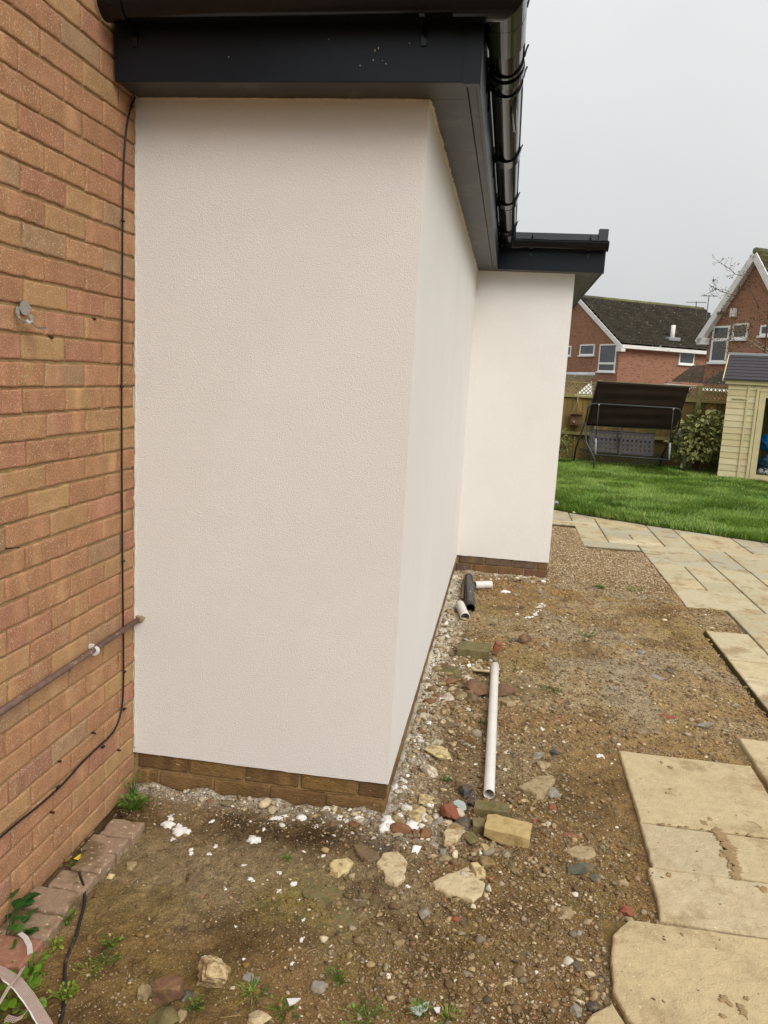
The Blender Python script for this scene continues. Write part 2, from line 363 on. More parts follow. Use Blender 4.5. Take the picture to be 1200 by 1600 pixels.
# fascias
mb = MB().box((-1.0, -G, ZT-.006), (G-.0005, -G+.012, 2.76)); mb.build('fascia', m_pvc, ext, bevel=.002)
mb = MB().box((G-.012, -G+.013, ZT-.006), (G, L1-G-.001, 2.76)); mb.build('fascia', m_pvc, ext, bevel=.002)
mb = MB().box((G+.001, L1-G, ZT-.006), (.9945, L1-G+.012, 2.76)); mb.build('fascia', m_pvc, ext, bevel=.002)
mb = MB().box((.983, L1-G+.013, ZT-.006), (.995, YE+.16, 2.76)); mb.build('fascia', m_pvc, ext, bevel=.002)
mb = MB().box((.118, -G-.003, ZT-.010), (G+.003, -G-.0005, 2.757)).box((G+.0005, -G-.0025, ZT-.010), (G+.003, -G+.05, 2.757))
mb.box((.118, -G-.0027, ZT-.010), (G+.0027, -G+.03, ZT-.0075)); mb.build('fascia_corner', m_pvc, ext)
mb = MB().box((.955, L1-G-.003, ZT-.010), (.998, L1-G-.0005, 2.757)).box((.9955, L1-G-.0025, ZT-.010), (.998, L1-G+.05, 2.757)); mb.build('fascia_corner', m_pvc, ext)
# flat roof and its edge kerb
mb = MB().prism([(-1.005, -.15), (.15, -.15), (.15, L1-.15), (.975, L1-.15), (.975, YE+.14), (-1.005, YE+.14)], 2.765, 2.80); mb.build('roof', m_roofing, ext)
mb = MB().box((-1.0, -G+.004, 2.765), (G-.006, -G+.05, 2.812)).box((G-.05, -G+.052, 2.765), (G-.005, L1-G+.004, 2.812))
mb.box((G-.003, L1-G-.002, 2.7605), (.93, L1-G+.05, 2.828)).box((.95, L1-G+.055, 2.7605), (.998, YE+.16, 2.84)).box((.932, L1-G-.012, 2.7605), (1.004, L1-G+.053, 2.868))
mb.build('roof_edge_trim', m_trim, ext, bevel=.003)

# gutter: a half-round channel swept round the eaves
def sweep(path, prof, closed_prof=True):
    path = [np.array(p, float) for p in path]; K = len(path); n = len(prof); V = []; F = []
    for i, p in enumerate(path):
        ds = []
        if i > 0: ds.append((p-path[i-1])/np.linalg.norm(p-path[i-1]))
        if i < K-1: ds.append((path[i+1]-p)/np.linalg.norm(path[i+1]-p))
        ns = [np.array([d[1], -d[0]]) for d in ds]
        nn = ns[0] if len(ns) == 1 else (ns[0]+ns[1])/(1+ns[0]@ns[1])
        for o, z in prof: V.append((p[0]+nn[0]*o, p[1]+nn[1]*o, z))
    for i in range(K-1):
        for k in range(n if closed_prof else n-1): F.append((i*n+k, i*n+(k+1) % n, (i+1)*n+(k+1) % n, (i+1)*n+k))
    F.append(tuple(range(n))); F.append(tuple((K-1)*n+k for k in range(n))[::-1])
    return V, F
CO, CZ, CR = .061, 2.748, .057       # channel centre: offset from the fascia, height, radius
def chan(r0, r1, a0=-8, a1=188, n=22, dz=0):
    ang = [radians(a0+(a1-a0)*i/n) for i in range(n+1)]
    o = [(CO+cos(a)*r1, CZ+dz-sin(a)*r1) for a in ang]; i_ = [(CO+cos(a)*r0, CZ+dz-sin(a)*r0) for a in ang[::-1]]
    return o+i_
gp = [(-1.0, -G), (G, -G), (G, L1-G), (1.0, L1-G)]
def arc_path():     # round the outer corner a little, like a moulded gutter angle
    return gp
V, F = sweep(arc_path(), chan(CR-.003, CR)); gut = MB().add(V, F).build('gutter', m_black, ext, smooth=False)
for p in gut.data.polygons: p.use_smooth = len(p.vertices) == 4
gut.data.set_sharp_from_angle(angle=radians(35)) if hasattr(gut.data, 'set_sharp_from_angle') else None
# rolled outer rim
V, F = sweep(gp, [(CO+CR+.002+.004*cos(t), CZ+.010+.005*sin(t)) for t in np.linspace(0, 2*pi, 9)[:-1]]); MB().add(V, F).build('gutter_rim', m_black, gut, smooth=True)
MB().add(*sweep([(1.0, L1-G), (1.006, L1-G)], [(CO+cos(a)*(CR+.004), CZ-sin(a)*(CR+.004)) for a in np.linspace(-.15, pi+.15, 20)])).build('end_cap', m_black, ext)
# corner angle: a wider sleeve
for a, b in (((.10, -G), (.0, 0)),):
    V, F = sweep([(.085, -G), (G, -G), (G, .055)], chan(CR+.001, CR+.006, -12, 192)); MB().add(V, F).build('gutter_angle', m_black, ext)
V, F = sweep([(G, 3.62), (G, L1-G), (G+.17, L1-G)], chan(CR+.001, CR+.006, -12, 192)); MB().add(V, F).build('gutter_angle', m_black, ext)
def bracket(p, d, wide=.028, name='gutter_bracket', r=.0065, hook=True):
    p = np.array(p, float); d = np.array(d, float)
    mb = MB(); V, F = sweep([p-d*wide/2, p+d*wide/2], chan(CR+.001, CR+r, -28 if hook else -12, 186)); mb.add(V, F)
    if hook:
        nn = np.array([d[1], -d[0]]); q = p+nn*(CO+CR+.006)
        mb.tube([(q[0], q[1], CZ+.012), (q[0]+nn[0]*.004, q[1]+nn[1]*.004, CZ+.034), (q[0]+nn[0]*.010, q[1]+nn[1]*.010, CZ+.05)], .0035, 6)
        mb.obox((p[0], p[1], 2.64), (d[0], d[1], 0), (nn[0], nn[1], 0), (0, 0, 1), (-wide/2, .0005, 0), (wide/2, .006, .11))
    mb.build(name, m_black, ext, smooth=False)
for x in (-.93, -.005 ): bracket((x, -G), (1, 0), .016)
for y in (-.135, .235, .43, 1.42, 2.42, 3.3): bracket((G, y), (0, 1), .020)
for y, wd in ((1.36, .11), (2.32, .12), (3.2, .10), (.30, .05)): bracket((G, y), (0, 1), wd, 'gutter_union', .009, False)
for x in (.42, .86): bracket((x, L1-G), (1, 0), .022)
# spare clip hanging from the gutter joint
V = [(.262, .47, 2.712), (.262, .62, 2.70), (.268, .78, 2.688), (.262, .90, 2.70)]
MB().tube(V, [.012, .015, .014, .006], 8).build('joint_clip', m_black, ext, smooth=True)
# ragged sealant lines
def bead(pts, r, name, m, parent, seed=1, n=6):
    P = []; R_ = []
    for a, b in zip(pts[:-1], pts[1:]):
        a, b = np.array(a), np.array(b); k = max(2, int(np.linalg.norm(b-a)/.012))
        for i in range(k): P.append(a+(b-a)*i/k+RNG.normal(0, r*.25, 3)); R_.append(r*(.5+.9*float(vn(np.array([i*.31]), np.array([seed*3.]))[0])))
    MB().tube(P, R_, n).build(name, m, parent, smooth=True)
m_cream = mat('cream_sealant', (.66, .60, .50), n=(60, .1))
bead([(XW+.003, -.002, .16), (XW+.003, -.002, ZT-.02)], .0045, 'sealant_line', m_cream, ext, 9)
for x, z, w_, h_ in ((-.13, 2.60, .002, .002), (-.16, 2.60, .006, .004), (-.20, 2.585, .004, .004), (-.12, 2.59, .005, .003), (-.145, 2.632, .003, .010), (-.155, 2.625, .002, .012), (-.30, 2.66, .003, .003), (-.05, 2.648, .003, .003), (-.62, 2.61, .003, .003)):
    MB().box((x, -.1715, z), (x+w_*.6, -.1700, z+h_*.6)).build('render_drip', m_cream, ext)
bead([(-1.0, -.002, ZT-.001), (.0, -.002, ZT-.001)], .0035, 'sealant_line', m_cream, ext)
bead([(.002, .0, ZT-.001), (.002, L1, ZT-.001)], .006, 'sealant_line', m_cream, ext, 3)
bead([(.0, L1-.002, ZT-.001), (W2, L1-.002, ZT-.001)], .0035, 'sealant_line', m_cream, ext, 5)

# ================================================================== things fixed to the brick house
XB = XW+.004
cab = thing('wall_cable', 'thin black cable clipped down the corner of the brick wall', 'cable', at(192, 600, XB, 0))
pts = [(211, 152), (204, 168), (198, 195), (194, 240), (192, 300), (191.5, 345), (191, 450), (190, 600), (190.5, 750), (191.5, 900), (193, 1000), (193, 1075), (191, 1105), (185, 1130), (175, 1148), (150, 1170), (125, 1195), (98, 1226), (60, 1260), (30, 1283), (0, 1309), (-60, 1360)]
P = [at(x, y, XB+.004, 0) for x, y in pts]
for k in range(2):      # smooth the hand-laid run
    Q = [P[0]]
    for a, b in zip(P[:-1], P[1:]): Q += [a*.75+b*.25, a*.25+b*.75]
    P = Q+[P[-1]]
MB().tube(P, .0034, 8).build('sheath', m_cable, cab, smooth=True)
for x, y in ((205, 166), (191.5, 345), (190, 604), (192, 877), (194, 1050), (194, 1108), (161, 1167), (91, 1230)):
    p = at(x, y, XB+.006, 0); MB().tube([p+(0, -.004, .0), p+(0, .007, 0)], .0050, 8).tube([p+(-.004, .007, 0), p+(.005, .007, 0)], .0028, 8).build('clip', m_cable, cab, smooth=True)
m_pipe = mat('painted_old_pipe', srgb(112, 88, 78), rough=.6, n=(40, .35), col2=srgb(176, 156, 130), n2=(35, .60, .08), bump=.3, bs=80, bdist=.002)
wp = thing('wall_pipe', 'slim brown grey pipe running along the brick wall into the render', 'pipe', at(110, 1045, XB, 0))
a, b = at(218, 967, XB+.013, 0), at(0, 1112, XB+.013, 0); b = a+(b-a)*1.6
MB().tube([a, a*.6+b*.4+(0, 0, -.002), b], .0100, 14).build('tube', m_pipe, wp, smooth=True)
c = at(148, 1017, XB+.014, 0); dd = (b-a)/np.linalg.norm(b-a)
mp = mat('white_plastic', (.72, .70, .67), rough=.45, n=(20, .06))
MB().tube([c-dd*.007, c+dd*.007], .0155, 14).obox(c, (0, 1, 0), (0, 0, 1), (1, 0, 0), (-.006, .008, -.02), (.006, .022, -.004)).build('pipe_clip', mp, wp, smooth=False)
V = rock_verts(5, 3, 4, .12)*np.array([.05, .03, .032])+a+(.003, -.006, .002); bulk('mortar_blob', V, ICO[3][1], None, mat('mortar_blob', srgb(150, 130, 100), n=(60, .3), bump=.8, bs=120, bdist=.004), wp, True)
# steel hook
hk = thing('wall_hook', 'bright steel hook screwed to the brick wall at upper left', 'hook', at(38, 482, XB, 0))
ms = mat('galvanised_steel', (.42, .42, .40), rough=.32, metal=.85, n=(60, .15))
o = at(38, 481, XB+.002, 0); mb = MB(); N_ = 20
mb.add([o+(0, .024*cos(t), .020*sin(t)) for t in np.linspace(0, 2*pi, N_+1)[:-1]]+[o+(.0025, .024*cos(t), .020*sin(t)) for t in np.linspace(0, 2*pi, N_+1)[:-1]], [tuple(range(N_, 2*N_))]+[(i, (i+1) % N_, N_+(i+1) % N_, N_+i) for i in range(N_)]); mb.build('plate', ms, hk)
hp = [(27, 480, .003), (27, 490, .006), (30, 498, .011), (36, 503, .016), (43, 504, .020), (48, 500, .022), (49, 493, .022)]
def ribbon(pts, wd, th, n=1):
    mb = MB()
    for p, q in zip(pts[:-1], pts[1:]): mb.bar(p, q+(q-p)*.06, wd, th, (.5, .1, .7))
    return mb
ribbon([at(x, y, XB+e, 0) for x, y, e in hp], .013, .003).build('hook_ring', ms, hk)
ribbon([at(x, y, XB+e, 0) for x, y, e in [(46, 497, .020), (50, 505, .024), (57, 511, .03), (65, 513, .036), (72, 512.5, .04)]], .009, .0025).build('hook_tail', ms, hk)
for x, y in ((31, 481), (47, 481)):
    p = at(x, y, XB+.005, 0); V = rock_verts(2, 2, 0, 0)*(.004, .008, .008)+p; bulk('screw', V, ICO[2][1], None, ms, hk, True)
m_rust = mat('rusty_iron', (.035, .02, .014), rough=.8, n=(90, .3))
for x, y, lb in ((147, 1145, 'rusty nail stub in a brick joint just left of the cable bend'), (93, 1189, 'rusty nail stub above the sloping run of black cable'), (186, 1172, 'rusty nail stub low by the plinth corner, right of the cable bend'), (82, 1269, 'lowest rusty nail stub, below the sloping cable'), (80, 527, 'small dark nail stub just below the steel hook'), (147, 498, 'small dark nail stub between the steel hook and the cable')):
    p = at(x, y, XW+.002, 0); o = MB().tube([p-(.008, 0, 0), p+(.006, 0, -.001)], .0042, 8).build('nail_stub', m_rust, smooth=True)
    tag(o, lb, 'nail', 'nail stubs in the brick wall')
p = at(8, 857, XW+.002, 0); o = MB().tube([p-(.006, 0, 0), p+(.012, .01, 0), p+(.02, .035, -.003)], .0018, 6).build('bent_nail', m_rust, smooth=True); tag(o, 'thin bent nail on the brick wall halfway up the left edge', 'nail')

# ================================================================== near paving slabs (loose, each a thing)
m_slab = mat('sandstone', None, rough=.9, attr='Col', n=(26, .13), col2=srgb(178, 158, 122), n2=(4.2, .50, .16), bump=.7, bs=24, bdist=.012, bump2=(150, .8, .003), spec=.18, flecks=(42, .715, srgb(92, 74, 50)), flecks2=(95, .70, srgb(228, 212, 176)), col3=srgb(138, 114, 80), n3=(3.8, .53, .10, .6))
SLC = srgb(204, 178, 128, 1.0)
def slab_mesh(poly, z0, z1, seed, col, rag=.002, ragside=None, step=.012, tilt=(0, 0)):
    """riven flag: dense outline with chipped arrises, a gridded top with riven relief"""
    P = np.array(poly, float); out_ = []; c = P.mean(0)
    for i in range(len(P)):
        a, b = P[i], P[(i+1) % len(P)]; L = np.linalg.norm(b-a); n = max(2, int(L/step)); nr = np.array([(b-a)[1], -(b-a)[0]])/L
        t = np.arange(n)/n; rg = rag if (ragside is None or i not in ragside) else ragside[i]
        q = a+(b-a)*t[:, None]; d = rg*2*(fbm(q[:, 0]*1., q[:, 1]*1., None, 14 if rg > .005 else 30, 3, seed+i)-.5)*np.minimum(1, 6*np.minimum(t, 1-t)+.15)
        out_.append(q+nr*d[:, None])
    B = np.concatenate(out_); n = len(B)
    def ins(k):
        dd = c-B; return B+dd/np.linalg.norm(dd, axis=1)[:, None]*k
    zz = lambda X: z1+.0030*(fbm(X[:, 0], X[:, 1], None, 9, 3, seed)-.5)+tilt[0]*(X[:, 0]-c[0])+tilt[1]*(X[:, 1]-c[1])
    rings = [(B, np.full(n, z0)), (B, zz(B)-.006), (ins(.0035), zz(B)-.0015), (ins(.009), zz(B))]
    fr = [.8, .6, .4, .2, .05]
    for f in fr:
        X = c+(ins(.009)-c)*f; rings.append((X, zz(X)))
    V = np.concatenate([np.column_stack([x, z]) for x, z in rings]); F = []
    for r_ in range(len(rings)-1):
        for k in range(n): F.append((r_*n+k, r_*n+(k+1) % n, (r_+1)*n+(k+1) % n, (r_+1)*n+k))
    F = [tuple(q) for q in F]; K = (len(rings)-1)*n; F.append(tuple(K+k for k in range(n)))
    area = sum(B[i][0]*B[(i+1) % n][1]-B[(i+1) % n][0]*B[i][1] for i in range(n))
    if area < 0: F = [q[::-1] for q in F]
    mb = MB(); mb.v = [tuple(v) for v in V]; mb.f = F; mb.n = len(V); mb.c = [tuple(col)]*len(V); return mb
def slab(name, label, poly, z1=.030, th=.028, seed=1, col=SLC, **k):
    tag(slab_mesh(poly, z1-th, z1, seed, tuple(.93*(.60*q+.40*g_) for q, g_ in zip(col, srgb(196, 180, 150))), **k).build(name, m_slab, attr=True, smooth=False), label, 'paving slab', 'loose paving slabs on the right')
R4 = lambda x0, x1, y0, y1: [(x0, y0), (x1, y0), (x1, y1), (x0, y1)]
slab('paving_slab', 'large square sandstone slab, clean pale, with bare earth above and left of it', R4(.957, 1.528, .173, .776), .031, seed=2, col=srgb(198, 177, 133), tilt=(.002, -.004))
slab('paving_slab', 'small greyish square slab below the large square slab at the earth edge', [(.953, -.121), (1.232, -.120), (1.234, .163), (.955, .165)], .029, seed=3, col=srgb(186, 171, 137), rag=.002, ragside={3: .012})
slab('paving_slab', 'small sandstone slab at right frame edge right of the muddy vertical joint', R4(1.243, 1.828, -.117, .163), .030, seed=4, col=srgb(197, 177, 135))
slab('paving_slab', 'oblong slab with mottled face and chipped left end, above the broken slab', [(.925, -.412), (1.53, -.416), (1.53, -.127), (.938, -.129)], .031, seed=5, col=srgb(199, 181, 144), rag=.002, ragside={3: .010})
slab('paving_slab', 'cracked slab standing apart at right edge beyond the large square slab', R4(1.553, 2.15, .48, 1.061), .035, seed=6, col=srgb(200, 179, 139))
slab('paving_slab', 'big broken slab with ragged left edge, lowest right, dark stain on it', [(.768, -.84), (.90, -1.06), (1.40, -1.07), (1.40, -.428), (.83, -.430), (.775, -.505), (.752, -.62), (.742, -.74)], .033, th=.035, seed=7, col=srgb(200, 177, 131), rag=.0025, ragside={5: .010, 6: .012, 7: .010, 0: .003})
slab('paving_slab', 'tan slab fragment poking into the bottom edge left of the broken slab', [(.52, -1.10), (.86, -1.12), (.762, -.862), (.735, -.79), (.68, -.835)], .029, seed=8, col=srgb(190, 165, 119), rag=.004)
slab('paving_slab', 'sandstone slab at right frame edge under the cracked slab', R4(1.54, 2.13, -.115, .47), .024, seed=9, col=srgb(192, 171, 131))
NS += [(.955, 1.83, -.12, .776), (.93, 1.53, -.42, -.12), (1.55, 2.15, -.12, 1.06), (.75, 1.40, -1.1, -.43)]

# ================================================================== patio (mortared paving, part of the setting)
mb = MB(); X0, Y0, SX, SY = 1.24, 2.055, .298, .305
occ = {}; NI, NJ = 12, 22; JOFF = 4
def inside(i, j):     # is grid cell (i,j) paved
    x = X0+(i+.5)*SX; y = Y0+(j+.5)*SY
    if y > 6.8: return x > -.4 and y < 9.4
    if y > 5.62: return x > X0
    if y > 3.62: return x > 1.83
    if y > 2.95: return x > 2.12
    return x > 1.83
cells = [(i, j) for j in range(-JOFF, 24) for i in range(-6, 14) if inside(i, j)]
fixed = [(2, 2, 3, 1), (2, 1, 1, 1), (2, 0, 1, 1), (2, -1, 1, 1), (2, -2, 1, 1), (3, -2, 2, 2), (2, 5, 2, 2), (3, 3, 2, 2), (2, 7, 1, 1), (2, 8, 1, 2), (3, 7, 1, 1), (3, 8, 1, 1), (3, 9, 1, 1), (4, 7, 1, 3), (2, 10, 2, 1), (2, 11, 2, 1), (0, 12, 2, 1), (0, 13, 1, 3), (1, 13, 2, 1), (1, 14, 1, 1), (2, 14, 1, 1), (1, 15, 2, 1), (4, 10, 1, 3), (5, 10, 2, 2), (3, 13, 1, 2)]
used = set(); slabs_ = []
cs = set(cells); rr = random.Random(5)
def tryp(i, j, a, b):
    q = [(i+u, j+v) for u in range(a) for v in range(b)]
    if all(c in cs and c not in used for c in q): used.update(q); slabs_.append((i, j, a, b)); return True
    return False
fixed = [(2, 2, 1, 1)]+fixed[1:]
for f in fixed: tryp(*f)
for (i, j) in cells:
    if (i, j) in used: continue
    opts = [(3, 2), (2, 2), (2, 1), (1, 1), (2, 3), (1, 2)]; rr.shuffle(opts)
    for a, b in opts+[(1, 1)]:
        if tryp(i, j, a, b): break
for k, (i, j, a, b) in enumerate(slabs_):
    g = .0065; x0, x1 = X0+i*SX+g, X0+(i+a)*SX-g; y0, y1 = Y0+j*SY+g, Y0+(j+b)*SY-g
    sh = rr.uniform(.88, 1.06); c = rr.choice([srgb(200, 184, 146), srgb(190, 176, 140), srgb(202, 182, 138), srgb(178, 168, 142), srgb(206, 190, 154)])
    if y0 > 5.0: c = tuple(.88*a_+.12*b_ for a_, b_ in zip(c, srgb(150, 150, 118)))
    c = tuple(v*sh for v in (.8*c[0]+.2*.45, .8*c[1]+.2*.43, .8*c[2]+.2*.36)); far = y0 > 3.4
    s_ = slab_mesh([(x0, y0), (x1, y0), (x1, y1), (x0, y1)], -.03, .002+rr.uniform(-.003, .003), k+30, c, rag=.003, step=.05 if far else .02)
    mb.add(s_.v, s_.f, None); mb.c[-len(s_.v):] = s_.c
pat = mb.build('patio', m_slab, attr=True); tag(pat, 'worn sandstone patio in mixed slab sizes curving past the lawn', 'patio', kind='structure')
m_joint = mat('patio_bedding', srgb(84, 70, 44), n=(20, .3), col2=srgb(70, 78, 34), n2=(5, .56, .06), bump=.5, bs=80, bdist=.004)
bd = MB().box((1.84, Y0-JOFF*SY, -.2), (6, 6.9, -.008)).box((1.25, 5.63, -.2), (1.839, 6.9, -.008)).box((-.8, 6.901, -.2), (6, 9.3, -.008)); o = bd.build('patio_bed', m_joint); tag(o, 'mortar bedding in the patio joints', 'bedding', kind='structure')

# ================================================================== ground
xs = np.arange(-1.03, 2.25, .0085); ys = [-1.75]
while ys[-1] < 7.0: ys.append(ys[-1]+.0075+.0012*max(0, ys[-1]+1.2)**1.15)
ys = np.array(ys); X, Y = np.meshgrid(xs, ys); H = ground_h(X, Y)
def ground_col(X, Y):
    mud = np.array(srgb(140, 112, 71)); mud2 = np.array(srgb(152, 133, 100)); dark = np.array(srgb(90, 68, 42)); olive = np.array(srgb(134, 114, 66)); pale = np.array(srgb(214, 206, 188)); grey = np.array(srgb(148, 138, 118))
    C = np.tile(mud, (*X.shape, 1))
    mixc = lambda C, c, k: C*(1-k[..., None])+c*k[..., None]
    C = mixc(C, mud2, sstep(.40, .68, fbm(X, Y, None, 1.9, 4, 51)))
    C = mixc(C, olive, .6*sstep(.50, .66, fbm(X, Y, None, 3.1, 4, 52)))
    C = mixc(C, mud2, .7*np.exp(-((X-1.15)**2/.25+(Y-1.9)**2/.5)))
    C = mixc(C, dark, .55*sstep(.55, .70, fbm(X, Y, None, 4.3, 4, 53)))
    damp = np.exp(-((Y+.17)/.11)**2)*(X < .05)*sstep(-.75, -.5, X)*.9+.65*np.exp(-((X+.99)/.07)**2)*(Y < 0)
    C = mixc(C, dark*.62, np.clip(damp*(.5+fbm(X, Y, None, 9, 3, 54)), 0, 1))
    dw = np.where(Y < 0, np.where(X < 0, -Y, np.hypot(X, Y)), np.abs(X)); dw = np.where((Y > 3) & (X < .8), np.minimum(dw, np.abs(4.09-Y)), dw)
    k = np.exp(-(dw/np.where(Y < 0, .07, .12))**2)*(.4+1.2*fbm(X, Y, None, 13, 3, 55)); k = np.clip(k, 0, 1)
    k = np.clip(k+.9*np.exp(-((X-.10)**2/.022+(Y+.06)**2/.012))*(.2+1.3*fbm(X, Y, None, 17, 3, 555)), 0, 1)
    C = mixc(C, pale, k*.8); C = mixc(C, grey, .5*np.exp(-((X-.25)**2/.05+(Y-0)**2/.06))*(fbm(X, Y, None, 12, 3, 56) > .5))
    C = mixc(C, grey, .55*sstep(.52, .64, fbm(X, Y, None, 2.7, 4, 57))*(X > .7))
    gr = np.exp(-(((X+.23)**2)/.018+((Y+.52)**2)/.02)); C = mixc(C, np.array(srgb(134, 122, 52)), np.clip(gr*1.2*fbm(X, Y, None, 7, 3, 58), 0, .8))
    pea = sstep(3.75, 4.5, Y+.4*(fbm(X, Y, None, 4, 3, 79)-.5)); C = mixc(C, np.array(srgb(146, 124, 92)), pea)
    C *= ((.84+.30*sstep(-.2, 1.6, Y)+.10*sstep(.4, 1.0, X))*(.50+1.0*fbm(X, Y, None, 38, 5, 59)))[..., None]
    return C
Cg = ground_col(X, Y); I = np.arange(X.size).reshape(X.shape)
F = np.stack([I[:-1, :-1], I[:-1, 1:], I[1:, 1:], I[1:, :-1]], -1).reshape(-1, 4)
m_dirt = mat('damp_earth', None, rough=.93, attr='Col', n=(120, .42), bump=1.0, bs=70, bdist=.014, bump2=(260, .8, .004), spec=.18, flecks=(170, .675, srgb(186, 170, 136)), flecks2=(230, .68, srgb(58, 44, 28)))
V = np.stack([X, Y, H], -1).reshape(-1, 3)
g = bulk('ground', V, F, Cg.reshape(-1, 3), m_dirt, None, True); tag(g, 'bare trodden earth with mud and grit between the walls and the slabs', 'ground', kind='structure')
m_far = mat('field_soil', (.07, .075, .03), n=(.4, .3)); o = MB().add([(-700, -300, -.21), (700, -300, -.21), (700, 1200, -.21), (-700, 1200, -.21)], [(0, 1, 2, 3)]).build('terrain', m_far); tag(o, 'open ground reaching the horizon', 'terrain', kind='structure')
m_dirt2 = mat('outer_earth', srgb(126, 100, 64), n=(12, .3), bump=.8, bs=30, bdist=.02); o = MB().box((-1.2, -7, -.22), (7, -1.74, -.012)).box((2.249, -1.7395, -.22), (7, .83, -.014)).build('outer_ground', m_dirt2); tag(o, 'earth behind the viewer', 'ground', kind='structure')

# ================================================================== grit, pebbles, gravel (uncountable)
def scatter(name, label, pts, size, cols, sub, m, flat=(.45, .9), seed=3, sink=.3, cat='gravel'):
    n = len(pts); r = np.random.default_rng(seed); NVr = 10
    T = [rock_verts(100+i+seed, sub, 9 if sub > 1 else 5, 0, .42, .9)*2 for i in range(NVr)]; F0 = ICO[sub][1]; nv = len(T[0])
    k = r.integers(0, NVr, n); base = np.stack(T)[k]
    sc = size[:, None]*np.stack([r.uniform(.8, 1.3, n), r.uniform(.6, 1.0, n), r.uniform(*flat, n)*.75], -1)*.5
    base = base*sc[:, None, :]
    # tilt then spin
    ax = r.uniform(-.45, .45, n); ca, sa = np.cos(ax)[:, None], np.sin(ax)[:, None]
    y = base[..., 1]*ca-base[..., 2]*sa; z = base[..., 1]*sa+base[..., 2]*ca
    an = r.uniform(0, 2*pi, n); ca, sa = np.cos(an)[:, None], np.sin(an)[:, None]
    x2 = base[..., 0]*ca-y*sa; y2 = base[..., 0]*sa+y*ca
    hz = ground_h(pts[:, 0], pts[:, 1])+sc[:, 2]*(1-2*sink)
    V = np.stack([x2+pts[:, :1], y2+pts[:, 1:2], z+hz[:, None]], -1).reshape(-1, 3)
    F = (F0[None]+(np.arange(n)*nv)[:, None, None]).reshape(-1, 3)
    C = np.repeat(cols, nv, 0)
    o = bulk(name, V, F, C, m, None, False); return tag(o, label, cat, kind='stuff')
m_peb = mat('pebble', None, rough=.75, attr='Col', n=(160, .25), spec=.3, bump=.3, bs=300, bdist=.001)
m_rub = mat('muddy_rubble', None, rough=.9, attr='Col', n=(70, .25), bump=1.0, bs=80, bdist=.005, spec=.15, col3=srgb(126, 104, 70), n3=(26, .48, .12, .8))
m_peb2 = mat('earth_crumb', None, rough=.95, attr='Col', n=(140, .3), spec=.12, bump=.6, bs=220, bdist=.002)
PC = np.array([srgb(*c) for c in ((164, 140, 102), (148, 122, 86), (130, 106, 74), (182, 162, 126), (146, 132, 108), (124, 110, 90), (204, 188, 156), (146, 108, 80), (100, 88, 70), (168, 148, 118), (220, 210, 190), (116, 92, 60), (146, 88, 64))])
PW = np.array([8, 11, 11, 4, 6, 4, 1.5, 2, 2, 5, .5, 10, .5]); PW = PW/PW.sum()
def free(x, y):
    ok = (x > -.995)
    ok &= ~((x < .012) & (y > -.008)); ok &= ~((x < .80) & (y > 4.08))
    for a, b, c, d in NS: ok &= ~((x > a-.004) & (x < b+.004) & (y > c-.004) & (y < d+.004))
    ok &= ~((x > 1.83) & (y > .95) & (y < 2.98)) & ~((x > 2.1) & (y > 2.9)) & ~((x > 1.83) & (y > 3.58)) & ~((x > 1.235) & (y > 5.6)) & (y < 6.8)
    return ok
def sample(n, x0, x1, y0, y1, dens, seed):
    r = np.random.default_rng(seed); x = r.uniform(x0, x1, n*3); y = r.uniform(y0, y1, n*3); p = dens(x, y)
    k = (r.random(n*3) < p) & free(x, y); return np.stack([x[k], y[k]], -1)[:n]
def dens(x, y):
    pch = sstep(.42, .62, fbm(x, y, None, 2.4, 3, 88))
    d = .16+.45*pch
    d = d+.75*np.exp(-((x-.45)/.32)**2)*(y < 1.2)*(y > -1.3)*sstep(-1.3, -.2, y+.3)       # grit band beside the corner
    d = d+.55*np.exp(-((x-.3)**2/.16+((y+.75)**2)/.10))
    dw = np.where(y < 0, np.where(x < 0, -y, np.hypot(x, y)), np.abs(x)); d = d+.8*np.exp(-(dw/.12)**2)
    d = d+.6*np.exp(-((x-.22)/.2)**2)*(y > -.2)*(y < 2.6)
    d = d+.35*(y > 1.0)*(x > .5)
    d = d*np.where((x < -.3) & (y < -.22), .45, 1)
    return np.clip(d, 0, 1)
def colsof(n, r, w=PW): return PC[r.choice(len(PC), n, p=w)]*r.uniform(.7, 1.15, (n, 1))
def psize(n, r, lo, hi, a): return lo*(1-r.random(n)*(1-(lo/hi)**a))**(-1/a)
r = np.random.default_rng(12)
p = sample(46000, -1.0, 1.9, -1.35, .9, dens, 1); scatter('grit', 'fine grit and crumbs strewn over the near bare earth', p, psize(len(p), r, .0032, .016, 2.0), colsof(len(p), r), 1, m_peb, seed=3, cat='grit')
p = sample(22000, 0, 2.2, .8, 4.3, dens, 2); scatter('grit', 'small stones and grit over the far bare earth', p, psize(len(p), r, .006, .022, 2.4), colsof(len(p), r), 1, m_peb, seed=4, cat='grit')
def dens2(x, y): return np.clip(dens(x, y)**1.7, 0, 1)
p = sample(2300, -.95, 1.9, -1.3, 1.4, dens2, 5); scatter('pebbles', 'assorted pebbles and small rubble lying on the earth', p, psize(len(p), r, .012, .034, 2.6), colsof(len(p), r), 2, m_peb, seed=5, sink=.22, cat='pebbles')
p = sample(700, 0, 2.0, 1.2, 4.1, dens2, 6); scatter('pebbles', 'scattered pebbles along the far earth', p, psize(len(p), r, .015, .045, 2.5), colsof(len(p), r), 2, m_peb, seed=6, sink=.25, cat='pebbles')
